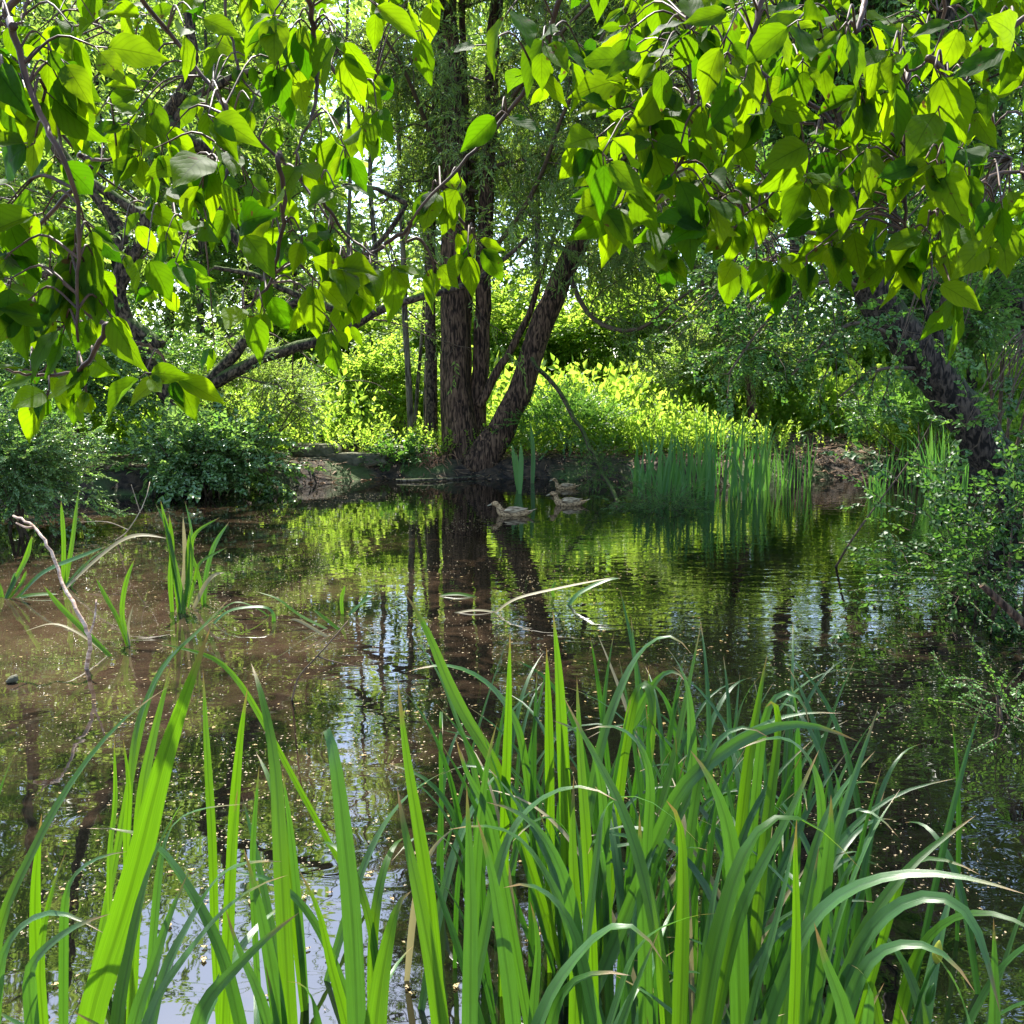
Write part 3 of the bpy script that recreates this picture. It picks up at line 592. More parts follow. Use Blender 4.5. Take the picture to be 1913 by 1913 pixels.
shrub_px('bank_shrub', 'dark green shrub bulging from the left bank beside the peeled branch', 15, 880, 9.8, 125, 120, 1500, SP_GEN, T_MID, M_SHRUBL, (.2, .36), 22, twigs=True, ls=1.25, low=-.7, depth=1.0, lump=.45, fill=.35)
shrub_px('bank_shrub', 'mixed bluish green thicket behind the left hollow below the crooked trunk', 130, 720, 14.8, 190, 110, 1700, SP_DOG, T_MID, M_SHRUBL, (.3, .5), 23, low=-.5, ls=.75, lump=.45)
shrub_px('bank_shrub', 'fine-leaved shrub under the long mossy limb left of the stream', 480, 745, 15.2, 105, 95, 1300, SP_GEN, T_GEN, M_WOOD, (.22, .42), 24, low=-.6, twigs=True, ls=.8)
shrub_px('bank_shrub', 'small leafy tuft drooping over the right end of the stone ledge', 745, 862, 16.5, 55, 26, 160, SP_DOG, T_MID, M_SHRUB, (.2, .35), 25, twigs=True, low=-.6, stems=4, depth=.3)
shrub_px('bank_shrub', 'fresh green bush right of the stream beside the thin stems', 700, 735, 19.5, 95, 75, 700, SP_DOG, T_MID, M_HERB, (.35, .6), 26, ls=.8, low=-.6)
shrub_px('bank_shrub', 'dark low shrub at the foot of the right-leaning willow stem', 1060, 800, 16.9, 110, 60, 800, SP_GEN, T_GEN, M_SHRUB, (.25, .5), 27, low=-.5)
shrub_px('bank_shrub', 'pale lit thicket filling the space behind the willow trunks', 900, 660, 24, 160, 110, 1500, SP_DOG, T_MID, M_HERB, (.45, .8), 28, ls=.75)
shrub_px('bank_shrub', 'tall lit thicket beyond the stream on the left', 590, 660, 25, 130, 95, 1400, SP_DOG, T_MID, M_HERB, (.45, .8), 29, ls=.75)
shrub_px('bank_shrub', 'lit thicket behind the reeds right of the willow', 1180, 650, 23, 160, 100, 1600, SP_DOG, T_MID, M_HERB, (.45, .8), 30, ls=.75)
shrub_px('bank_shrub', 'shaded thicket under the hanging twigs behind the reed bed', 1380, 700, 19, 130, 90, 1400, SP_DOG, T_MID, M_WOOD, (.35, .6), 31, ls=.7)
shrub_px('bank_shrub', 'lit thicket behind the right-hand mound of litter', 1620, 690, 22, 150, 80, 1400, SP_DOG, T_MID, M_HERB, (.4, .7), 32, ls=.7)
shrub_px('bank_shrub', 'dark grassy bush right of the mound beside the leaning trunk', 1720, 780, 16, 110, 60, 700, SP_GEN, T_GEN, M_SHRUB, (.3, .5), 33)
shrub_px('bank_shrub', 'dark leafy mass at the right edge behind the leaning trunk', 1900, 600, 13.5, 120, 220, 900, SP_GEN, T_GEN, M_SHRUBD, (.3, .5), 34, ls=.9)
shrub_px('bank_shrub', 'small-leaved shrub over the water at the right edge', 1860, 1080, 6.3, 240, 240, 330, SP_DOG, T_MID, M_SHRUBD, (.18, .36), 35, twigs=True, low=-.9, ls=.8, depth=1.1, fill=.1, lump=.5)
shrub_px('bank_shrub', 'sparse leafy twigs low over dark water at the lower right edge', 1900, 1380, 4.2, 130, 200, 90, SP_GEN, T_MID, M_SHRUB, (.12, .26), 36, twigs=True, low=-.8, ls=.8, depth=.4, fill=.2, stems=6)
shrub_px('bank_shrub', 'bright sprouting willow twigs over the water left of the reed bed', 1235, 955, 12.0, 90, 42, 190, SP_WIL, T_WIL, M_SHRUB, (.25, .45), 37, twigs=True, low=-.7, ls=.9, depth=.5, fill=.2)
shrub_px('bank_shrub', 'leafy sprig hanging at the broken middle of the fallen mossy branch', 1120, 880, 14.2, 45, 50, 90, SP_WIL, T_WIL, M_SHRUB, (.25, .4), 38, twigs=True, low=-.7, ls=.9, depth=.3, stems=3, fill=.2)

for (nm, lab, px, py, Yd, rx, ry, n, sd_) in HANG:
    shrub_px(nm, lab, px, py, Yd, rx, ry, n, SP_DOG, T_MID, M_SHRUB, (.22, .42), sd_, twigs=True, low=-.9, ls=.8, depth=.7, fill=.1, lump=.5, stems=0, hang=True)['category'] = 'branch'
# ------------------------------------------------------------------ bank details
def stick(name, label, cat, P, r0, r1, mat, n=24, sides=8, wob=0.0, extra=()):
    T = Tubes(); path = spline(P, n); path = path + rng.normal(size=path.shape) * wob; T.add(path, np.linspace(r0, r1, n), sides, .05, rng)
    t = None
    for e, a, b_ in extra: T.add(spline(e, 10), np.linspace(a, b_, 10), 6, .05, rng)
    o = T.build(name, mat); return tag(o, label, cat)
stick('fallen_branch', 'long thin mossy branch slanting from the willow down into the water', 'branch', [at(990, 670, 16.2), at(1040, 725, 15.8), at(1085, 800, 15.2), at(1120, 870, 14.4), at(1150, 930, 13), at(1172, 975, 11.6), gr(1185, 1010, -.05)], .042, .02, M_BARKM, 34, wob=.018)
stick('peeled_branch', 'crooked pale pinkish branch stripped of bark rising from the water at left', 'branch', [gr(160, 1262, -.05), at(168, 1195, 5.0), at(150, 1150, 5.0), at(122, 1105, 5.1), at(105, 1050, 5.2), at(85, 1010, 5.2), at(62, 982, 5.3), at(24, 963, 5.4)], .0135, .007, M_PALEWOOD, 34, wob=.004, extra=(([at(62, 985, 5.3), at(48, 985, 5.25), at(30, 977, 5.2)], .009, .004), ([at(165, 1190, 5.0), at(176, 1160, 5.0), at(180, 1120, 5.05)], .008, .004)))
stick('driftwood_stick', 'curved pale stick lying at the waterline below the stone ledge', 'stick', [gr(512, 878, .12), gr(545, 890, .06), gr(590, 892, .06), gr(640, 884, .10)], .035, .02, M_DRIFT, 16)
stick('driftwood_stick', 'long dark stick half sunk in mud in front of the willow', 'stick', [gr(740, 898, .02), gr(800, 896, .04), gr(860, 893, .03), gr(905, 888, .05)], .03, .012, M_BARKG, 16)
stick('bare_twig', 'thin bare twig slanting out of the water on the right', 'twig', [gr(1560, 1062, -.02), at(1590, 1010, 7.6), at(1640, 940, 7.7), at(1700, 860, 7.8), at(1745, 780, 7.9)], .012, .004, M_TWIG, 20)
stick('broken_limb', 'thick brown broken limb poking in at the right edge', 'branch', [at(1990, 1240, 5.5), at(1913, 1165, 5.4), at(1875, 1130, 5.4), at(1835, 1093, 5.4)], .035, .022, M_BARKR, 14)
stick('bare_twig', 'forked dead twig standing in the water in front of the left shoots', 'twig', [gr(545, 1310, -.02), at(560, 1260, 4.0), at(600, 1220, 4.0), at(650, 1160, 4.1)], .006, .003, M_TWIG, 14, extra=(([at(590, 1225, 4.0), at(620, 1235, 4.0), at(690, 1250, 4.1)], .004, .002),))
stick('bare_twig', 'wiry grey twig arching over the dark hollow water at left', 'twig', [gr(215, 1010, -.02), at(240, 990, 8.5), at(275, 935, 8.6), at(280, 900, 8.7)], .008, .003, M_DRIFT, 14, extra=(([at(240, 990, 8.5), at(200, 975, 8.5), at(150, 975, 8.5)], .005, .002), ([at(262, 958, 8.5), at(250, 920, 8.5), at(245, 905, 8.5)], .004, .002)))
stick('arching_twig', 'long thin twig arching over the lit bush beyond the left bank', 'twig', [at(530, 765, 15.5), at(580, 725, 15.6), at(640, 712, 15.8), at(700, 715, 16), at(740, 745, 16)], .012, .006, M_TWIG, 20)
def stone(name, label, cx, cy, z, sx, sy, sz, seed, mat=M_STONE, boxy=.0, rz=0.0):
    import bmesh
    g = np.random.default_rng(seed); bm = bmesh.new()
    if boxy: bmesh.ops.create_cube(bm, size=2); bmesh.ops.bevel(bm, geom=bm.edges[:], offset=.18, segments=2, affect='EDGES'); bmesh.ops.subdivide_edges(bm, edges=bm.edges[:], cuts=2, use_grid_fill=True)
    else: bmesh.ops.create_icosphere(bm, subdivisions=3, radius=1)
    V = np.array([v.co[:] for v in bm.verts]); a = 0.10 if boxy else .22
    V += V * (a * (np.sin(V @ g.normal(size=3) * 3 + 1) + .6 * np.sin(V @ g.normal(size=3) * 6)))[:, None] + g.normal(size=V.shape) * .015
    c, s = math.cos(rz), math.sin(rz); V *= np.array([sx, sy, sz]); V = V @ np.array([[c, s, 0], [-s, c, 0], [0, 0, 1]]) + np.array([cx, cy, z])
    F = [[v.index for v in f.verts] for f in bm.faces]; bm.free()
    o = mesh_obj(name, V, [f for f in F if len(f) == 4], mat, None, F3=[f for f in F if len(f) == 3]); return tag(o, label, 'stone')
for i, (px, py, Yd, sx, sz, lab) in enumerate(((590, 842, 17.0, .42, .10, 'squared mossy stone at the left end of the ledge above the bank'), (585, 866, 16.8, .46, .09, 'lower squared stone under the left end of the ledge'), (670, 858, 16.9, .55, .09, 'long flat ledge stone in the middle below the stream'), (760, 846, 17.3, .45, .10, 'ledge stone nearest the thin stems'),
        (640, 797, 23.6, .7, .28, 'grey block on the far side of the stream'))):
    c = at(px, py, Yd); c = at(px, py, Yd - .55) if i < 4 else c; stone('ledge_stone', lab, c[0], c[1], c[2], sx, .22, sz * 1.25, 50 + i, boxy=1, rz=.05 * i)
for i, (px, py, s, lab) in enumerate(((605, 897, .17, 'rounded wet stone at the water edge under the curved pale stick'), (545, 905, .10, 'small stone in the shallows left of the rounded wet one'), (25, 1275, .035, 'small dark lump breaking the brown water at the left edge'))):
    c = gr(px, py); stone('pond_stone', lab, c[0], c[1], .02, s, s * .8, s * .6, 70 + i)
# root ball of fine reddish roots beside the slender tree
c = at(800, 862, 16.4); rb = Tubes()
for k in range(160):
    q = c + rng.normal(size=3) * np.array([.16, .08, .10]); e = q + np.array([rng.normal() * .12, -.05, -rng.uniform(.08, .28)])
    rb.add(spline([q, (q + e) / 2 + rng.normal(size=3) * .04, e], 5), np.linspace(.012, .004, 5), 3)
tag(rb.build('root_ball', M_PALEWOOD.copy() if False else noise_mat('root_fibre', (.22, .11, .06), (.42, .25, .15), 20, bump=.004)), 'tangle of reddish roots exposed on the bank left of the willow foot', 'roots')
# litter of twigs and dead leaves on the banks
N = 9000; x = rng.uniform(-9, 10, N); y = rng.uniform(12.5, 19.5, N); s_ = sdist(x, y); k = (s_ > -.15) & (s_ < 2.2); x, y = x[k], y[k]; z = np.maximum(height(x, y), .0) + .012
L = Leaves(); d = rng.normal(size=(len(x), 3)); d[:, 2] *= .25; L.add(np.stack([x, y, z], -1), d, np.array([0, 0, 1.]) + rng.normal(size=(len(x), 3)) * .3, rng.uniform(.06, .16, len(x)))
M_LITTER = leaf_mat('litter', (.10, .055, .03), (.30, .19, .11), (.1, .06, .03), (.2, .12, .06), rough=.8, trans=.1)
tag(L.build('leaf_litter', M_LITTER, T_NAR), kind='stuff')
T = Tubes()
for k in range(900):
    if k < 500: x0 = rng.normal(5.6, 1.1); y0 = rng.uniform(15.9, 17.6)
    else: x0 = rng.uniform(-6, 3); y0 = rng.uniform(15.4, 17.2)
    if sdist(np.array([x0]), np.array([y0]))[0] < -.05: continue
    z0 = max(0, float(height(np.array([x0]), np.array([y0]))[0])) + .02; a = rng.uniform(0, 2 * PI); l_ = rng.uniform(.1, .4)
    p0 = np.array([x0, y0, z0]); p1 = p0 + np.array([math.cos(a) * l_, math.sin(a) * l_ * .6, rng.normal() * .05 + .02]); T.add(spline([p0, (p0 + p1) / 2 + rng.normal(size=3) * .03, p1], 5), np.linspace(.008, .004, 5), 3)
tag(T.build('twig_litter', noise_mat('twig_litter', (.10, .06, .035), (.28, .19, .12), 20, bump=.002)), kind='stuff')
# floating bits on the water
N = 52000; y = 1.5 + 15 * rng.uniform(size=N) ** 1.5; x = rng.uniform(-9, 8.5, N) * np.clip(y / 8, .35, 1)
dens = .34 - .10 * x + .8 * (np.sin(x * 1.7 + y * .9 + np.sin(x * 4)) * np.sin(y * 1.9 - x * .8 + np.sin(y * 5) * .6)) - .05 * np.abs(y - 5.5); k = (sdist(x, y) < -.05) & (rng.uniform(size=N) < dens); x, y = x[k], y[k]; print('floats', len(x))
L = Leaves(); d = rng.normal(size=(len(x), 3)); d[:, 2] = 0; L.add(np.stack([x, y, np.full(len(x), .004)], -1), d, np.tile([0, 0, 1.], (len(x), 1)), .0035 + .010 * rng.uniform(size=len(x)) ** 4 + .0012 * y)
M_FLOAT = leaf_mat('floating_bits', (.14, .10, .05), (.42, .34, .20), (.2, .2, .1), (.3, .3, .1), rough=.5, trans=.1)
V, Q, Tt, U = tmpl_mid(.27); V = V.copy(); V[:, 2] = 0; V[:, 1] += .12 * np.sin(V[:, 0] * 3)
tag(L.build('floating_specks', M_FLOAT, (V, Q, Tt, U)), kind='stuff')
N = 620; y = rng.uniform(2.2, 8, N); x = rng.uniform(-.6, .25, N) * y; k = sdist(x, y) < -.1; x, y = x[k], y[k]; L = Leaves(); d = rng.normal(size=(len(x), 3)); d[:, 2] = 0
L.add(np.stack([x, y, np.full(len(x), .007)], -1), d, np.tile([0, 0, 1.], (len(x), 1)), rng.uniform(.012, .034, len(x)))
tag(L.build('floating_leaves', leaf_mat('floating_leaf', (.16, .10, .03), (.34, .24, .07), (.3, .25, .08), (.3, .25, .08), rough=.45, trans=.15), (V, Q, Tt, U)), kind='stuff')

# ------------------------------------------------------------------ sword leaves
def ribbon(P, wd, seed=0, n=22, tip=.34, fold=.2, nb=None, squash=1.0, blunt=False, twist=0.0):
    """P: 3-D control points base..tip. returns V, F, uv"""
    path = spline(P, n); Tn = nrm(np.gradient(path, axis=0)); tc = nrm(np.array([0, 0, CAMZ]) - path)
    up = np.array([0, 0, 1.]); N = nrm(tc * .55 + up * .75) if nb is None else nrm(np.tile(nb, (n, 1)) + up * .5)
    N = N - Tn * (N * Tn).sum(1, keepdims=True); N = nrm(N); W = np.cross(Tn, N)
    g = np.random.default_rng(seed); tw = twist + g.normal() * .15 + np.linspace(0, g.normal() * .35, n)
    W, N = W * np.cos(tw)[:, None] + N * np.sin(tw)[:, None], N * np.cos(tw)[:, None] - W * np.sin(tw)[:, None]
    t = np.linspace(0, 1, n); prof = np.minimum(1, .7 + t * 1.2) * (np.sin(np.clip((1 - t) / tip, 0, 1) * PI / 2) ** .85 if not blunt else np.clip((1 - t) / .04, 0, 1) ** .4)
    h = wd * .5 * prof; cols = [-1, -.5, 0, .5, 1]
    V = np.stack([path + W * (h * c)[:, None] + N * (h * fold * abs(c))[:, None] * (1 + .15 * np.sin(t * 60 + c))[:, None] for c in cols], 1).reshape(-1, 3)
    L = np.linalg.norm(np.diff(path, axis=0), axis=1).sum(); uv = np.stack([np.repeat(t, 5), np.tile([(c + 1) / 2 for c in cols], n)], -1)
    F = [[i * 5 + j, i * 5 + j + 1, (i + 1) * 5 + j + 1, (i + 1) * 5 + j] for i in range(n - 1) for j in range(4)]
    return V, np.array(F), uv
def leaf_px(parent, pts, wpx, Y0, Y1, mat, seed, root=True, blunt=False, name='leaf', tip=.34, rootz=-.03, f=None):
    n = len(pts); P = [at(px, py, Y0 + (Y1 - Y0) * (i / (n - 1)) ** 1.5) for i, (px, py) in enumerate(pts)]
    if root and P[0][2] > .03:
        d = P[0] - P[1]; s = min((P[0][2] - rootz) / max(-d[2], .05), 8) ; q = P[0] + d * s * .5; r = np.array([q[0], q[1] + .02, rootz]); 
        mid = (P[0] + r) / 2; P = [r, mid] + P
    V, F, uv = ribbon(P, 1.22 * wpx * Y0 / FPX, seed, tip=tip, blunt=blunt, n=30); return mesh_obj(name, V, F, mat, parent, uv=uv)
def rand_leaf(parent, root, h, wd, lean, az, bend, mat, seed, name='leaf'):
    g = np.random.default_rng(seed); d = np.array([math.cos(az), math.sin(az), 0]); k = 8; P = []; a = lean; p = np.array(root, float)
    for i in range(k + 1):
        P.append(p.copy()); p = p + (np.array([0, 0, 1.]) * math.cos(a) + d * math.sin(a)) * h / k; a = a + bend * (i / k) ** 2 / k * 3
    V, F, uv = ribbon(P, wd, seed, n=20, tip=.5); 
    if parent is None: return V, F, uv
    return mesh_obj(name, V, F, mat, parent, uv=uv)
def a_(pts): return [(u * .5018, 1150 + v * .5018) for u, v in pts]
def b_(pts): return [(900 + u * .5295, 1100 + v * .5295) for u, v in pts]
I_, B_, D_ = M_IRIS, M_IRISB, M_DEADLEAF
PL = [
 ('tall iris plant at lower left with one very broad upright glowing leaf', 12, (-.42, 1.25), [
   (a_([(330, 1520), (400, 1300), (520, 900), (590, 600), (680, 320), (785, 40)]), 44, 1.25, 1.3, I_), (a_([(440, 1520), (480, 1300), (540, 1000), (640, 750), (775, 565)]), 36, 1.2, 1.2, I_),
   (a_([(500, 1520), (560, 1350), (620, 1150), (697, 965)]), 26, 1.35, 1.3, B_), (a_([(590, 1400), (680, 1200), (760, 1050), (830, 950), (920, 915), (1050, 915)]), 27, 1.4, 1.3, B_), (a_([(550, 1520), (640, 1350), (760, 1180), (880, 1050), (980, 990), (1075, 965)]), 33, 1.15, 1.1, B_),
   (a_([(600, 900), (660, 760), (760, 715), (905, 703)]), 15, 1.4, 1.3, B_)]),
 ('iris plant in the lower left corner with a long thin leaf sweeping up right', 12, (-.78, 1.35), [
   (a_([(0, 1150), (80, 980), (180, 760), (280, 600), (400, 440), (520, 330), (637, 258)]), 22, 1.35, 1.5, I_), (a_([(160, 1520), (150, 1250), (200, 1000), (252, 865)]), 18, 1.3, 1.3, I_),
   (a_([(0, 1300), (60, 1180), (150, 1100), (250, 1100), (390, 1185)]), 18, 1.3, 1.25, B_), (a_([(110, 1420), (110, 1300), (180, 1230), (280, 1150), (412, 1110)]), 24, 1.25, 1.2, B_), (a_([(130, 1080), (140, 900), (155, 735)]), 20, 1.5, 1.5, I_),
   (a_([(240, 1060), (270, 980), (350, 900), (475, 878)]), 15, 1.45, 1.4, B_), (a_([(-60, 1000), (-30, 750), (20, 580), (70, 480)]), 14, 1.5, 1.6, B_)]),
 ('iris plant left of centre at the bottom edge whose leaves cross and arch both ways', 12, (-.18, 1.3), [
   (a_([(890, 1510), (820, 1250), (740, 1080), (640, 920), (560, 820), (450, 790), (318, 792)]), 25, 1.4, 1.35, B_), (a_([(730, 1520), (800, 1400), (900, 1290), (1000, 1190), (1115, 1105)]), 27, 1.15, 1.1, B_),
   (a_([(1000, 1520), (940, 1350), (880, 1230), (838, 1085)]), 22, 1.2, 1.2, B_), (a_([(1040, 1500), (1000, 1250), (960, 1050), (908, 865)]), 26, 1.3, 1.3, B_), (a_([(1180, 1520), (1150, 1400), (1110, 1350), (1068, 1362)]), 30, 1.2, 1.15, B_),
   (a_([(830, 1500), (850, 1200), (860, 900), (885, 640)]), 20, 1.6, 1.6, I_)]),
 ('dark iris plant behind the broad left leaf with narrow upright leaves over the brown water', 8, (-.48, 2.1), [
   (a_([(850, 1300), (865, 850), (890, 500), (922, 265)]), 17, 1.9, 1.9, I_), (a_([(800, 1200), (790, 850), (770, 500), (755, 195)]), 14, 1.9, 2.0, I_), (a_([(410, 880), (430, 700), (425, 455)]), 10, 2.2, 2.2, I_),
   (a_([(470, 820), (480, 650), (458, 455)]), 11, 2.2, 2.2, I_), (a_([(520, 750), (560, 500), (640, 175)]), 17, 2.0, 2.1, I_), (a_([(490, 560), (520, 380), (600, 200), (700, 90), (825, -5)]), 12, 2.3, 2.6, I_), (a_([(950, 1200), (940, 900), (965, 555)]), 10, 2.0, 2.0, B_),
   (a_([(540, 350), (620, 170), (740, 60), (860, -70)]), 12, 2.4, 2.6, I_), (a_([(900, 260), (780, 150), (660, 120), (560, 95)]), 9, 2.6, 2.6, I_)]),
 ('iris plant in the middle with a tall leaf folded over near its top', 6, (-.02, 1.3), [
   (a_([(1080, 1520), (1060, 1200), (1040, 800), (1020, 500), (960, 240), (934, 175)]), 26, 1.3, 1.5, I_), (a_([(1330, 1520), (1310, 1100), (1270, 700), (1235, 450), (1212, 362), (1196, 372), (1193, 505)]), 32, 1.25, 1.3, B_),
   (a_([(1400, 1520), (1440, 1250), (1480, 1050), (1512, 985), (1532, 1025)]), 44, 1.1, 1.1, I_), (a_([(1290, 1520), (1230, 1300), (1190, 1100), (1112, 945)]), 18, 1.35, 1.35, I_)]),
 ('iris plant right of the folded leaf with two long dark upright leaves', 8, (.12, 1.35), [
   (a_([(1640, 1520), (1600, 1250), (1540, 950), (1490, 720), (1478, 635)]), 30, 1.2, 1.3, I_), (a_([(1620, 1300), (1590, 1000), (1560, 800), (1510, 500), (1480, 235)]), 24, 1.35, 1.4, I_), (a_([(1750, 1520), (1755, 1100), (1745, 800), (1737, 625)]), 28, 1.2, 1.2, B_),
   (b_([(110, 1530), (60, 1150), (20, 930), (-20, 800)]), 28, 1.3, 1.3, B_), (a_([(1830, 760), (1760, 640), (1710, 520), (1694, 445)]), 17, 1.6, 1.6, B_), (b_([(-20, 1000), (0, 780), (20, 600), (54, 470)]), 17, 1.6, 1.6, B_)]),
 ('iris plant at the bottom centre with pale leaves arching to the left', 10, (.42, 1.5), [
   (b_([(330, 1200), (290, 1020), (220, 870), (130, 780), (15, 752)]), 24, 1.4, 1.3, B_), (b_([(310, 1210), (220, 1000), (120, 860), (-10, 830), (-120, 850)]), 22, 1.45, 1.35, B_), (b_([(60, 980), (130, 820), (200, 740), (310, 690), (400, 690), (480, 750)]), 21, 1.5, 1.4, B_),
   (b_([(320, 1190), (230, 1080), (150, 1022), (75, 1055)]), 23, 1.35, 1.3, B_), (b_([(330, 1500), (335, 1200), (320, 900), (325, 655)]), 22, 1.4, 1.45, I_), (b_([(180, 1530), (200, 1250), (170, 1100)]), 16, 1.5, 1.5, B_), (b_([(390, 1300), (370, 900), (348, 600), (335, 305)]), 18, 1.7, 1.8, I_)]),
 ('iris plant at the bottom centre with a broad dark leaf bowing low in front', 8, (.5, 1.2), [
   (b_([(200, 1530), (300, 1350), (420, 1200), (520, 1148), (580, 1200), (650, 1330)]), 32, 1.15, 1.1, B_), (b_([(250, 1510), (300, 1400), (380, 1350), (470, 1338), (532, 1366)]), 26, 1.15, 1.1, B_), (b_([(540, 1275), (650, 1200), (730, 1152), (832, 1145)]), 20, 1.3, 1.2, B_),
   (b_([(640, 1400), (600, 1150), (540, 900), (470, 720), (380, 560), (286, 375)]), 24, 1.4, 1.7, I_)]),
 ('iris plant right of centre with the broadest leaf of all arching over to the right', 5, (.78, 1.25), [
   (b_([(780, 1530), (850, 1180), (930, 920), (1000, 800), (1060, 765), (1130, 795), (1230, 870), (1348, 1002)]), 42, 1.2, 1.2, I_), (b_([(700, 1530), (712, 1200), (712, 950), (702, 800), (682, 728), (650, 745)]), 29, 1.3, 1.3, I_),
   (b_([(870, 1300), (950, 1050), (1060, 850), (1130, 700), (1192, 565)]), 23, 1.4, 1.5, I_), (b_([(900, 1100), (880, 900), (860, 800), (800, 650), (733, 566)]), 32, 1.5, 1.5, B_), (b_([(575, 1300), (560, 1000), (558, 850), (556, 790)]), 24, 1.5, 1.5, B_),
   (b_([(430, 780), (470, 728), (580, 728), (680, 810), (780, 912)]), 17, 1.6, 1.5, B_), (b_([(960, 1450), (1020, 1250), (1080, 1000), (1112, 845)]), 15, 1.4, 1.5, B_)]),
 ('iris plant in the middle water with dark spear-straight leaves', 44, (.05, 2.45), [
   (b_([(300, 900), (290, 700), (270, 300), (250, 75)]), 22, 2.2, 2.2, I_), (b_([(80, 800), (90, 500), (100, 145)]), 17, 2.2, 2.2, I_), (b_([(240, 700), (235, 400), (228, 205)]), 15, 2.3, 2.3, I_),
   ([(930, 1440), (880, 1360), (835, 1270), (795, 1170), (755, 1105)], 20, 2.2, 2.3, I_), ([(880, 1420), (850, 1340), (820, 1260), (780, 1200), (765, 1170)], 14, 2.4, 2.4, B_), ([(980, 1420), (960, 1340), (905, 1270), (830, 1240), (760, 1255)], 13, 2.4, 2.3, B_)]),
 ('iris plant behind the centre clump with a slim leaf hooking over to the right', 44, (.62, 2.7), [
   (b_([(420, 560), (480, 380), (540, 250), (600, 180), (680, 150), (742, 232)]), 18, 2.3, 2.2, B_), (b_([(600, 900), (680, 600), (730, 350), (777, 112)]), 17, 2.2, 2.3, I_), (b_([(500, 600), (540, 380), (570, 312), (596, 330), (605, 490), (592, 680)]), 17, 2.3, 2.2, I_),
   (b_([(740, 600), (730, 380), (700, 270), (643, 195)]), 20, 2.2, 2.2, B_), (b_([(520, 520), (580, 380), (640, 290), (700, 285), (720, 330)]), 14, 2.5, 2.4, B_)]),
 ('low bushy iris plant crowded in the heart of the clump with few tall leaves', 60, (.40, 2.0), [
   ([(1210, 1560), (1215, 1450), (1190, 1380), (1140, 1350), (1090, 1365)], 16, 1.9, 1.85, B_), ([(1130, 1560), (1120, 1440), (1090, 1370), (1030, 1345)], 15, 1.95, 1.9, B_), ([(1290, 1560), (1310, 1440), (1350, 1370), (1400, 1350), (1440, 1380)], 15, 1.9, 1.85, B_)]),
 ('iris plant at right centre whose two long pale leaves bow over to the right', 26, (.86, 2.35), [
   (b_([(690, 720), (800, 620), (900, 540), (1000, 490), (1130, 468), (1220, 490), (1332, 540)]), 22, 1.9, 1.8, B_), (b_([(780, 640), (900, 530), (1010, 470), (1130, 433), (1272, 440)]), 12, 2.0, 1.9, B_), (b_([(960, 800), (990, 500), (1030, 370), (1100, 345), (1150, 400), (1156, 485)]), 15, 2.0, 1.9, B_),
   (b_([(930, 700), (960, 500), (1007, 230)]), 19, 2.0, 2.0, I_), (b_([(1200, 1000), (1195, 720), (1150, 590), (1080, 522), (1000, 525), (900, 570)]), 15, 1.9, 1.8, B_), (b_([(1000, 900), (1040, 600), (1050, 420), (1020, 365), (1000, 420)]), 22, 1.9, 1.9, I_)]),
 ('iris plant on the right of the clump with slim bluish leaves pointing up right', 7, (1.02, 1.75), [
   (b_([(1180, 1200), (1240, 900), (1320, 650), (1402, 410)]), 15, 1.6, 1.7, B_), (b_([(1250, 1200), (1340, 950), (1400, 820), (1477, 706)]), 10, 1.6, 1.7, B_), (b_([(1230, 900), (1290, 780), (1350, 765), (1420, 810), (1472, 878)]), 12, 1.7, 1.6, B_),
   (b_([(1190, 1200), (1215, 1000), (1232, 850), (1232, 725)]), 28, 1.6, 1.6, B_), (b_([(1110, 1200), (1180, 900), (1260, 720), (1390, 570)]), 16, 1.7, 1.7, B_), (b_([(1100, 1530), (1110, 1200), (1105, 900), (1112, 800)]), 18, 1.3, 1.3, I_)]),
 ('iris plant at lower right with long pale leaves arching far out over dark water', 0, (1.0, 1.5), [
   (b_([(1090, 1310), (1200, 1130), (1330, 1040), (1480, 1002), (1650, 1002), (1800, 1040), (1920, 1078)]), 25, 1.35, 1.2, B_), (b_([(1280, 1400), (1350, 1200), (1450, 1050), (1540, 950), (1630, 880), (1745, 798)]), 20, 1.4, 1.5, I_),
   (b_([(1300, 1330), (1400, 1170), (1500, 1090), (1600, 1068), (1700, 1090), (1750, 1180), (1780, 1300), (1832, 1505)]), 24, 1.4, 1.25, B_), (b_([(1330, 1370), (1420, 1270), (1530, 1238), (1640, 1270), (1700, 1350), (1742, 1425)]), 25, 1.3, 1.2, B_),
   (b_([(1290, 1530), (1240, 1400), (1190, 1250), (1172, 1175)]), 38, 1.15, 1.15, B_), (b_([(1360, 1530), (1370, 1430), (1350, 1350), (1300, 1325)]), 22, 1.3, 1.25, B_), (b_([(1500, 970), (1580, 950), (1680, 960), (1760, 1010)]), 14, 1.5, 1.4, I_)]),
]
seed = 100
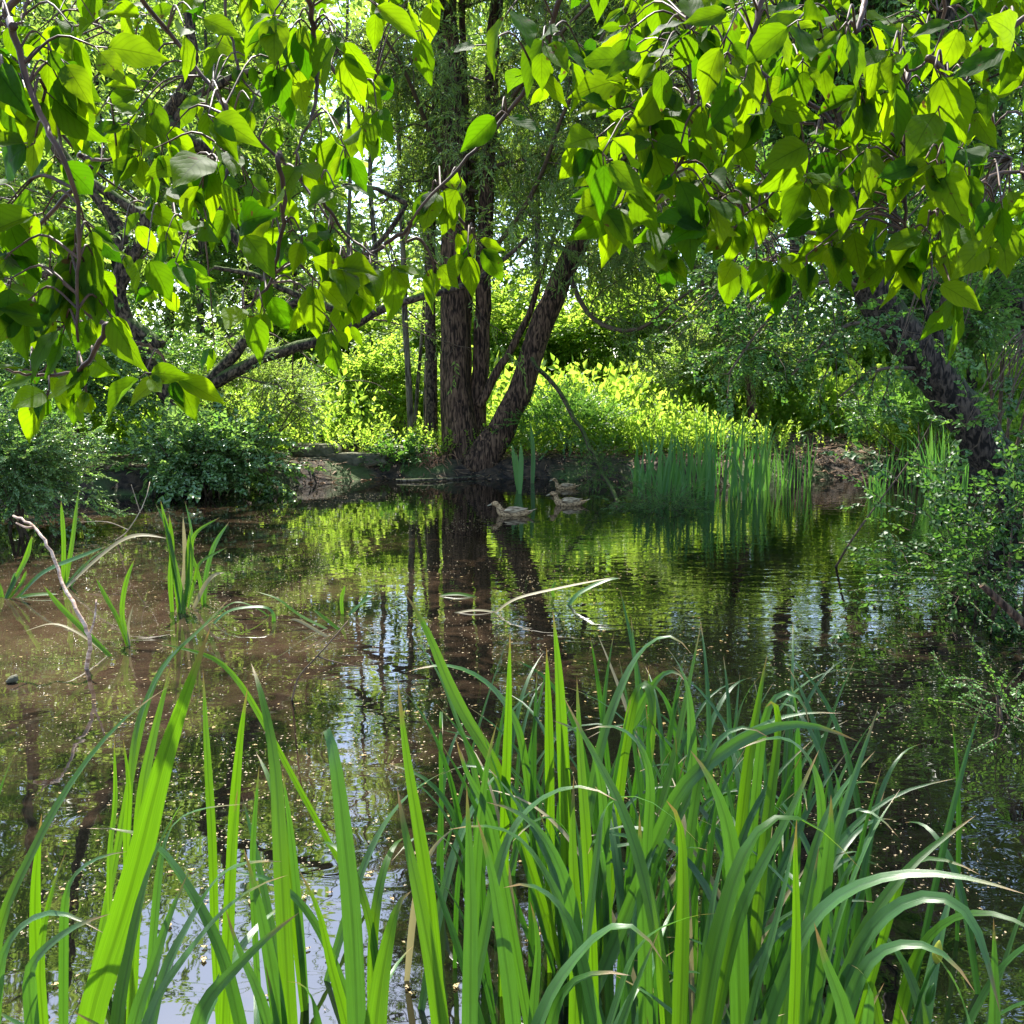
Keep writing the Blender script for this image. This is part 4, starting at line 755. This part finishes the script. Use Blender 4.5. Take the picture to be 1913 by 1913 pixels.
for lab, nfill, (fx, fy), lv in PL:
    t = thing('iris_plant', lab, 'iris', (fx, fy, 0))
    for (pts, wp, Y0, Y1, mt) in lv:
        seed += 1; leaf_px(t, pts, wp, Y0, Y1, mt, seed)
    for k in range(nfill):
        seed += 1; g = np.random.default_rng(seed); back = nfill > 20
        rx = fx + g.normal() * (.24 if back else .13); ry = fy + g.normal() * (.22 if back else .10)
        h = g.uniform(.55, 1.0) if back else g.uniform(.4, .85)
        rand_leaf(t, (rx, ry, -.03), h, g.uniform(.012, .022) if back else g.uniform(.018, .03), abs(g.normal()) * (.26 if back else .2), g.uniform(0, 2 * PI), g.choice([.3, 1.4, 2.4, 3.4]) * g.uniform(.5, 1.2), M_DEADLEAF if g.uniform() < .05 else M_IRIS_SHADE if back else (I_ if g.uniform() < .5 else B_), seed)
    if 'far out over dark water' in lab:
        for (s0, s1) in ((b_([(1520, 1530)])[0], b_([(1615, 1240)])[0]),):
            T = Tubes(); P = [gr(s0[0] - 20, s0[1] + 330), at(s0[0], s0[1], 1.5), at(s1[0] - 20, s1[1] + 60, 1.5), at(s1[0], s1[1] + 30, 1.5)]; T.add(spline(P, 14), np.linspace(.004, .003, 14), 6); T.build('stalk', M_IRIS, t)
            T = Tubes(); q0 = at(s1[0] - 6, s1[1] + 42, 1.5); q1 = at(s1[0], s1[1], 1.5); T.add(spline([q0, q1], 9), np.array([.004, .007, .009, .0095, .009, .008, .006, .004, .001]), 8); T.build('flower_bud', leaf_mat('bud', (.12, .2, .03), (.3, .3, .04), (.3, .4, .03), (.4, .4, .04)), t)
            T = Tubes(); q0 = at(s1[0] - 24, s1[1] + 120, 1.5); q1 = at(s1[0] - 10, s1[1] + 80, 1.5); T.add(spline([q0, q1], 7), np.array([.004, .006, .007, .007, .006, .004, .001]), 8); T.build('flower_bud', M_IRIS, t)

# shoots standing in the open water and fallen blades
def shoot_px(lab, leaves, name='iris_shoot', cat='water plant'):
    p0 = leaves[0][0][0]; g0 = gr(*p0); t = thing(name, lab, cat, (g0[0], g0[1], 0))
    global seed
    for (pts, wp, mt) in leaves:
        seed += 1; b0 = gr(pts[0][0], pts[0][1], -.02); Yd = b0[1]
        P = [b0] + [at(px, py, Yd + .02 * i) for i, (px, py) in enumerate(pts[1:], 1)]
        V, F, uv = ribbon(P, wp * Yd / FPX, seed, n=22); mesh_obj('leaf', V, F, mt, t, uv=uv)
shoot_px('tall tuft of narrow green leaves standing alone in the water at left', [([(335, 1150), (322, 1040), (300, 935)], 9, I_), ([(340, 1150), (325, 1060), (312, 990), (290, 940)], 7, B_), ([(330, 1148), (345, 1060), (342, 965)], 8, D_), ([(342, 1150), (355, 1060), (362, 1000), (412, 966)], 8, I_), ([(338, 1145), (355, 1090), (358, 1000), (345, 935)], 6, B_),
    ([(345, 1152), (335, 1090), (318, 1020), (305, 960)], 9, I_), ([(350, 1140), (365, 1080), (375, 1050), (425, 1022)], 7, I_), ([(340, 1150), (350, 1100), (350, 1040), (356, 985)], 8, I_), ([(322, 1148), (318, 1080), (322, 1020), (316, 960)], 9, I_)])
shoot_px('pale-edged leaf pair leaning right beside the tall water tuft', [([(382, 1132), (384, 1080), (400, 1020), (428, 975)], 9, B_), ([(380, 1135), (372, 1080), (355, 1030), (348, 1010)], 7, I_), ([(360, 1140), (385, 1090), (405, 1072), (420, 1070)], 9, D_)])
shoot_px('pair of spear-like leaves with long arched withered blades behind the peeled branch', [([(122, 1095), (136, 1010), (148, 912)], 10, I_), ([(118, 1090), (119, 1010), (114, 935)], 8, I_), ([(118, 1105), (175, 1050), (230, 1008), (270, 999), (312, 1006)], 10, D_), ([(130, 1100), (165, 1050), (215, 1015)], 7, I_), ([(30, 1120), (80, 1070), (150, 1040), (200, 1020)], 10, B_), ([(118, 1100), (135, 1080), (160, 1050)], 7, I_)])
shoot_px('low tuft of leaves at the left edge of the pond', [([(8, 1122), (30, 1080), (50, 1040), (60, 1000)], 10, I_), ([(10, 1122), (25, 1090), (28, 1068)], 10, B_), ([(5, 1120), (-5, 1090), (-30, 1060)], 9, I_), ([(15, 1122), (60, 1112), (110, 1110)], 10, I_), ([(15, 1122), (40, 1090), (50, 1065)], 8, I_)])
shoot_px('two-leaved shoot standing in brown water right of the peeled branch', [([(243, 1212), (228, 1150), (235, 1090), (252, 1043)], 9, I_), ([(240, 1212), (222, 1160), (200, 1120), (178, 1078)], 8, I_), ([(243, 1212), (240, 1170), (249, 1130)], 5, D_)])
shoot_px('dark broken blade slanting into the water beside the peeled branch', [([(212, 1232), (160, 1180), (110, 1130), (80, 1092)], 10, I_), ([(210, 1230), (150, 1185), (100, 1165), (45, 1180)], 5, D_)])
shoot_px('bright bent blades flattened on the water below the tall tuft', [([(620, 1180), (560, 1150), (520, 1120), (478, 1105)], 8, I_), ([(395, 1160), (440, 1125), (500, 1150), (520, 1190)], 9, I_), ([(640, 1182), (600, 1150), (585, 1138)], 7, I_), ([(620, 1195), (560, 1160), (540, 1158)], 6, D_), ([(395, 1170), (430, 1140), (500, 1135), (512, 1160), (490, 1225)], 8, B_), ([(270, 1185), (330, 1180), (400, 1200), (450, 1230)], 6, I_)])
shoot_px('small upright pair of blades poking up in the middle of the pond', [([(640, 1152), (638, 1120), (645, 1092)], 7, I_), ([(655, 1150), (680, 1120), (690, 1100)], 6, I_), ([(650, 1155), (664, 1135), (705, 1110)], 5, B_)])
shoot_px('raft of fallen blades lying on the water in mid pond', [([(920, 1150), (960, 1120), (1040, 1100), (1150, 1078)], 7, D_), ([(940, 1075), (1000, 1080), (1080, 1088), (1120, 1084)], 8, D_), ([(1060, 1135), (1080, 1110), (1130, 1085), (1160, 1080)], 10, B_), ([(960, 1110), (1000, 1140), (1020, 1160)], 6, I_), ([(900, 1120), (860, 1110), (820, 1112)], 7, I_), ([(1035, 1120), (1032, 1100), (1040, 1085)], 6, I_), ([(830, 1150), (900, 1140), (1000, 1165)], 5, D_), ([(700, 1120), (740, 1150), (780, 1160)], 7, I_)])
shoot_px('few straight reed leaves standing in the water left of the ducks', [([(968, 918), (962, 870), (957, 830)], 8, M_REED), ([(971, 925), (974, 870), (973, 828)], 9, M_REED), ([(972, 920), (968, 880), (964, 845)], 6, M_REED)], 'reed_shoot', 'reeds')
shoot_px('single tall reed leaf between the small reed tuft and the far duck', [([(995, 905), (996, 850), (991, 790)], 8, M_REED), ([(993, 905), (994, 870), (998, 830)], 5, D_)], 'reed_shoot', 'reeds')

def reed_bed(label, px0, px1, Ya, Yb, n, h0, h1, wd=.02, seed0=0):
    g = np.random.default_rng(seed0); c = gr((px0 + px1) / 2, 900); VV, FF = [], []; off = 0
    cx = ((px0 + px1) / 2 - HALF) / FPX * (Ya + Yb) / 2; t = thing('reed_clump', label, 'reeds', (cx, (Ya + Yb) / 2, 0))
    for k in range(n):
        Yd = g.uniform(Ya, Yb); x = (g.uniform(px0, px1) - HALF) / FPX * Yd; hh = g.uniform(h0, h1)
        z0 = max(-.03, float(height(np.array([x]), np.array([Yd]))[0]) - .02)
        V, F, uv = rand_leaf(None, (x, Yd, z0), hh, wd * g.uniform(.7, 1.2), abs(g.normal()) * .17, g.uniform(0, 2 * PI), g.choice([.05, .4, 1.2, 2.4], p=[.35, .3, .2, .15]), None, seed0 * 1000 + k); VV.append(V); FF.append(F + off); off += len(V)
    mesh_obj('blades', np.vstack(VV), np.vstack(FF), M_REED, t)
reed_bed('dense dark green reed clump standing in the water nearest the sprouting twigs', 1185, 1290, 12.6, 14.2, 75, .4, 1.2, .03, seed0=1)
reed_bed('tallest reed clump right of centre on the far shore', 1290, 1440, 12.9, 15.4, 105, .45, 1.4, .032, seed0=2)
reed_bed('thin reeds in front of the litter mound', 1440, 1520, 14.2, 15.2, 26, .6, 1.0, seed0=3)
reed_bed('short bright reed tuft standing alone in front of the sandy shore', 1625, 1660, 13.0, 13.5, 16, .3, .6, seed0=4)
reed_bed('lit reed tuft under the right leaning trunk', 1735, 1815, 13.6, 14.6, 60, .7, 1.25, seed0=5)
reed_bed('sparse reeds on the shore right of the litter mound', 1640, 1735, 14.6, 15.8, 34, .5, .95, seed0=6)
reed_bed('grassy tuft on the mound behind the thin reeds', 1580, 1660, 17.2, 18.2, 60, .4, .8, .012, seed0=7)

# ------------------------------------------------------------------ ducks
def duck_mat():
    m, n, l, b, o = nodes('duck_feathers'); tc = n.new('ShaderNodeTexCoord'); mp = n.new('ShaderNodeMapping'); mp.inputs['Scale'].default_value = (28, 60, 60); l.new(tc.outputs['Object'], mp.inputs[0])
    v = n.new('ShaderNodeTexNoise'); v.inputs['Scale'].default_value = 1; v.inputs['Detail'].default_value = 3; l.new(mp.outputs[0], v.inputs[0]); cr = n.new('ShaderNodeValToRGB')
    cr.color_ramp.elements[0].position = .38; cr.color_ramp.elements[0].color = (.08, .042, .016, 1); cr.color_ramp.elements[1].position = .56; cr.color_ramp.elements[1].color = (.42, .27, .13, 1)
    l.new(v.outputs[0], cr.inputs[0]); l.new(cr.outputs[0], b.inputs['Base Color']); b.inputs['Roughness'].default_value = .8; return m
M_DUCK = duck_mat(); M_WING = noise_mat('duck_wing', (.10, .06, .03), (.52, .40, .25), 16, bump=.004, mapping=(.5, 2, 3)); M_BILL = noise_mat('duck_bill', (.20, .17, .10), (.30, .26, .17), 20, bump=0, rough=.5); M_EYE = noise_mat('duck_eye', (.01, .008, .006), (.02, .015, .01), 5, bump=0, rough=.15)
def loft(spine, rw, rh, sides=14, n=44):
    sp = spline(np.array([(x, 0, z) for x, z in spine]), n); u = np.linspace(0, 1, len(rw)); t = np.linspace(0, 1, n)
    # radii follow arc length of the control polygon
    P = np.array([(x, 0, z) for x, z in spine]); cum = np.concatenate([[0], np.cumsum(np.linalg.norm(np.diff(P, axis=0), axis=1))]); cum /= cum[-1]
    w_ = np.interp(t, cum, rw); h_ = np.interp(t, cum, rh); w_ = np.convolve(np.pad(w_, 1, 'edge'), [.25, .5, .25], 'valid'); h_ = np.convolve(np.pad(h_, 1, 'edge'), [.25, .5, .25], 'valid')
    T = nrm(np.gradient(sp, axis=0)); N = np.cross(T, np.array([0, 1., 0])); a = np.linspace(0, 2 * PI, sides, endpoint=False)
    V = sp[:, None] + (np.cos(a)[None, :, None] * np.array([0, 1., 0]) * w_[:, None, None]) + (np.sin(a)[None, :, None] * N[:, None] * h_[:, None, None]); V = V.reshape(-1, 3)
    i = np.arange(n - 1)[:, None]; j = np.arange(sides)[None]; k = (j + 1) % sides; F = np.stack([i * sides + j, i * sides + k, (i + 1) * sides + k, (i + 1) * sides + j], -1).reshape(-1, 4)
    V = np.vstack([V, sp[:1], sp[-1:]]); c0, c1 = n * sides, n * sides + 1; jj = np.arange(sides); F3 = np.vstack([np.stack([jj, (jj + 1) % sides, np.full(sides, c0)], -1), np.stack([(n - 1) * sides + jj, (n - 1) * sides + (jj + 1) % sides, np.full(sides, c1)], -1)]); return V, F, F3
def duck(lab, px, py, sc, rz, neck=0.0, yaw=0.0):
    c = gr(px, py); t = thing('duck', lab, 'duck', (c[0], c[1], 0.0)); t['group'] = 'ducks swimming left in front of the willow'
    nk = neck
    def put(name, V, F, F3, mat):
        V = np.array(V) * sc; ca, sa = math.cos(rz), math.sin(rz); V = np.stack([-(V[:, 0] * ca - V[:, 1] * sa), V[:, 0] * sa + V[:, 1] * ca, V[:, 2]], -1); F = None if F is None else np.asarray(F)[:, ::-1]; F3 = None if F3 is None else np.asarray(F3)[:, ::-1]
        return mesh_obj(name, V + np.array(t.location) - np.array([0, 0, .018]), F, mat, t, F3=F3)
    spine = [(-.27, .075), (-.2, .06), (-.12, .045), (0, .035), (.08, .04), (.13, .065), (.155, .11), (.163 , .15), (.168, .185 + nk), (.19, .222 + nk), (.222, .226 + nk), (.252, .214 + nk)]
    V, F, F3 = loft(spine, [.012, .05, .075, .088, .08, .062, .04, .027, .026, .033, .032, .012], [.008, .035, .055, .065, .062, .055, .04, .030, .030, .036, .032, .014]); put('body', V, F, F3, M_DUCK)
    V, F, F3 = loft([(.24, .217 + nk), (.265, .208 + nk), (.29, .199 + nk), (.306, .194 + nk)], [.016, .015, .017, .008], [.014, .010, .007, .004], 10, 14); put('bill', V, F, F3, M_BILL)
    for s in (-1, 1):
        V, F, F3 = loft([(.09, .075), (.03, .088), (-.06, .092), (-.15, .095), (-.215, .115)], [.006, .018, .02, .014, .003], [.012, .036, .038, .02, .003], 10, 24); V[:, 1] += s * (.074 - .055 * np.clip((-V[:, 0] - .02) / .2, 0, 1)); put('wing', V, F, F3, M_WING)
        V, F, F3 = loft([(.203, .235 + nk), (.206, .235 + nk), (.212, .235 + nk), (.215, .235 + nk)], [.003, .005, .005, .003], [.002, .005, .005, .002], 8, 6); V[:, 1] += s * .0295; put('eye', V, F, F3, M_EYE)
    V, F, F3 = loft([(-.2, .07), (-.26, .085), (-.33, .11)], [.03, .035, .012], [.016, .008, .003], 10, 12); put('tail', V, F, F3, M_WING)
duck('leading pale tan duck at left of the three, swimming left', 955, 963, 1.02, .1, neck=-.055)
duck('middle duck with warm buff breast swimming left between the other two', 1060, 944, .99, -.05, neck=-.035)
duck('furthest and smallest-looking brown duck swimming left near the dark bank', 1055, 913, .84, -.1, neck=-.02)

# ------------------------------------------------------------------ overhanging broad-leaved branches in the foreground
T_BIG = [tmpl_big(.26, .22, .16, .016, 0), tmpl_big(.30, .12, .24, .022, 2), tmpl_big(.23, .5, .10, .014, 4), tmpl_big(.27, .05, .4, .024, 1), tmpl_big(.21, .25, -.15, .02, 3), tmpl_big(.25, .8, .2, .02, 5), tmpl_big(.28, .3, .5, .02, 6)]
def leafy_branch(label, Yd, twigs, blobs, seed0, lsize=.056):
    """twigs: pixel polylines; blobs: (cx, cy, rx, ry, n) leaf clouds joined to the nearest twig."""
    g = np.random.default_rng(seed0); P0 = at(*twigs[0][0], Yd); t = thing('leafy_branch', label, 'branch', P0); T = Tubes(); pts2 = []; pts3 = []
    for j, tw in enumerate(twigs):
        if j:
            q = np.array(tw[0], float); c_ = pts2[0] if q[1] < 0 or q[0] < 0 or q[0] > 1913 else np.vstack(pts2)[np.argmin(((np.vstack(pts2) - q) ** 2).sum(1))]
            c_ = np.array(c_[0]) if np.ndim(c_) == 2 else np.array(c_)
            tw = [tuple(c_)] + ([((c_[0] + q[0]) / 2, min(c_[1], q[1]) - 70)] if q[1] < 0 else []) + tw
        dd = g.normal() * .12; P = [at(px, py, Yd + dd + g.normal() * .03) for px, py in tw]; path = spline(P, 26); path = path + g.normal(size=path.shape) * .0012
        T.add(path, np.linspace(.0042 if len(tw) > 3 else .003, .0014, 26), 6); px, py, f = project(path); pts2.append(np.stack([px, py], -1)); pts3.append(path)
    pts2 = np.vstack(pts2); pts3 = np.vstack(pts3); L = Leaves()
    for (cx, cy, rx, ry, n) in blobs:
        k = 0; n = max(1, int(n * (1.3 if cx < 1100 else 1.6))); rx *= 1.08; ry *= 1.08
        while k < n:
            a = g.uniform(0, 2 * PI); r = math.sqrt(g.uniform()); q = np.array([cx + rx * r * math.cos(a), cy + ry * r * math.sin(a)]); i = np.argmin(((pts2 - q) ** 2).sum(1) + g.uniform(0, 900, len(pts2)))
            base = pts3[i]; node = at(q[0], q[1], max(1.0, base[1] + g.normal() * .10)); v = node - base; lv = np.linalg.norm(v)
            path = spline([base, base + v * .5 + np.array([0, 0, .012 + .1 * lv]), node], 8); T.add(path, np.linspace(.0018, .001, 8), 4)
            out = nrm(path[-1] - path[-2])
            for s in range(g.choice([2, 3, 4], p=[.45, .35, .2])):
                side = nrm(np.cross(out, g.normal(size=3))); dr = nrm(out * .5 + side * .8 + np.array([0, 0, -.55]) + g.normal(size=3) * .25)
                nn = nrm(np.array([g.normal() * .42, -.85 + g.normal() * .3, .42 + g.normal() * .3])); pet = node + dr * .012
                T.add(np.array([node, (node + pet) / 2, pet]), np.array([.0009, .0008, .0008]), 4); L.add(pet, dr, nn, lsize * g.choice([.5, .75, .9, 1.0, 1.15, 1.3]) * g.uniform(.9, 1.1)); k += 1
    T.build('stem', M_TWIGN, t); L.build('foliage', M_DOG, T_BIG, t); return t
leafy_branch('near leafy twig hanging straight down at the far left', 1.15, [[(50, -40), (45, 30), (0, 65)], [(20, 45), (60, 180), (110, 280), (140, 340), (147, 470), (143, 640)], [(-20, 100), (50, 180), (100, 240)]], [(50, 180, 110, 140, 26), (110, 400, 100, 110, 20), (40, 560, 80, 90, 10), (150, 560, 70, 60, 8), (60, 60, 120, 110, 22)], 1)
leafy_branch('lowest near twig at the left with a cluster of leaves above the hollow', 1.25, [[(130, 560), (200, 610), (250, 640), (300, 660), (330, 720)], [(200, 605), (150, 690), (60, 700), (10, 690)], [(215, 620), (140, 600), (60, 560)]], [(60, 700, 70, 30, 6), (160, 690, 90, 35, 9), (290, 700, 50, 35, 6), (110, 560, 70, 50, 6)], 2)
leafy_branch('long near branch running diagonally down from the top left', 1.3, [[(250, -20), (330, 80), (400, 170), (490, 270), (560, 330), (620, 420), (660, 470), (720, 500)], [(520, 290), (530, 350), (528, 420), (515, 500), (500, 540), (440, 585)], [(540, 310), (600, 370), (640, 430), (700, 480)], [(420, 200), (435, 280), (410, 350), (370, 400)]], [(330, 150, 110, 120, 26), (430, 330, 110, 100, 26), (560, 400, 90, 90, 22), (520, 530, 90, 55, 12), (620, 590, 60, 40, 6), (480, 180, 90, 80, 16)], 3)
leafy_branch('near twig fanning leaves just left of the willow trunks', 1.35, [[(575, -20), (590, 100), (588, 200), (550, 290)], [(420, -20), (435, 80), (455, 155), (510, 200)], [(590, 100), (640, 140), (700, 150)]], [(500, 60, 90, 90, 20), (600, 110, 80, 100, 18), (680, 170, 70, 60, 10), (620, 250, 60, 50, 8), (700, 50, 90, 60, 12), (790, 60, 40, 60, 4)], 4)
leafy_branch('near branch at centre reaching down left in front of the willow trunks', 1.3, [[(1050, -20), (1030, 60), (1000, 140), (960, 200), (880, 290), (800, 370), (765, 420), (760, 450)], [(800, 370), (850, 400), (880, 440)], [(770, 420), (700, 470), (640, 480)]], [(740, 470, 100, 45, 14), (850, 390, 60, 70, 11), (880, 460, 30, 20, 3), (960, 110, 70, 110, 12), (1040, 140, 60, 80, 10), (650, 510, 60, 40, 8)], 5)
leafy_branch('near leafy twig filling the left middle below the diagonal branch', 1.5, [[(-20, 120), (50, 180), (150, 290), (230, 360), (330, 400), (380, 430)], [(150, 290), (200, 300), (260, 280)], [(0, 510), (50, 530), (90, 510)]], [(220, 260, 100, 100, 22), (200, 440, 110, 60, 14), (330, 430, 70, 60, 9), (30, 350, 60, 90, 12), (280, 560, 40, 35, 3), (30, 500, 60, 50, 7), (400, 640, 20, 20, 1)], 6)
leafy_branch('near branch at the top right hanging down in the middle of the leaf mass', 1.25, [[(1290, -20), (1285, 100), (1295, 180), (1265, 240), (1215, 250)], [(1280, 280), (1250, 330), (1200, 350)], [(1290, 180), (1285, 260), (1240, 350), (1220, 400)]], [(1200, 130, 110, 130, 34), (1180, 300, 70, 80, 18), (1120, 390, 30, 30, 3), (1250, 430, 70, 55, 10), (1310, 280, 90, 90, 20)], 7)
leafy_branch('near twig arching down with sunlit leaves at right of centre', 1.4, [[(1430, -20), (1390, 100), (1330, 150), (1300, 200)], [(1560, 230), (1530, 300), (1480, 320), (1440, 370), (1390, 400)], [(1430, 330), (1430, 400), (1400, 460)], [(1400, 90), (1450, 200), (1540, 240)]], [(1400, 110, 120, 120, 34), (1430, 300, 120, 90, 34), (1400, 430, 100, 55, 14), (1470, 490, 60, 45, 9), (1320, 360, 80, 60, 12)], 8)
leafy_branch('near branch curling down below the top edge at the right', 1.3, [[(1620, -20), (1600, 60), (1560, 100), (1510, 140), (1480, 180)], [(1760, -20), (1755, 80), (1700, 140), (1680, 110)], [(1690, 370), (1700, 450), (1730, 500)], [(1770, 150), (1770, 260), (1760, 320), (1700, 370)]], [(1580, 110, 120, 130, 40), (1700, 180, 100, 130, 32), (1620, 340, 110, 80, 24), (1560, 440, 70, 60, 12), (1720, 480, 50, 45, 8), (1790, 540, 20, 20, 2)], 9)
leafy_branch('near leafy twigs at the right edge', 1.35, [[(1930, 20), (1850, 90), (1820, 115), (1790, 200)], [(1930, 300), (1870, 320), (1800, 360), (1740, 400)], [(1930, 200), (1880, 210), (1840, 260)]], [(1850, 130, 80, 120, 22), (1860, 300, 80, 100, 22), (1800, 400, 80, 50, 10), (1900, 420, 40, 60, 5)], 10)
leafy_branch('higher leafy twigs crowding the top edge at the right', 1.7, [[(1150, -200), (1200, -60), (1250, 40), (1330, 90)], [(1500, -200), (1480, -60), (1440, 40)], [(1800, -200), (1780, -50), (1740, 60)]], [(1250, -60, 200, 120, 50), (1550, -60, 200, 130, 60), (1800, -40, 150, 120, 40), (1500, 60, 200, 60, 26)], 11)
leafy_branch('higher leafy twigs crowding the top edge at the left', 1.7, [[(100, -200), (150, -60), (180, 40), (250, 90)], [(500, -200), (480, -60), (440, 40)], [(750, -200), (740, -50), (720, 30)]], [(120, -60, 200, 120, 44), (450, -90, 200, 90, 30), (700, -80, 150, 90, 18), (60, 130, 90, 90, 14)], 12)
print('objects', len(bpy.data.objects))
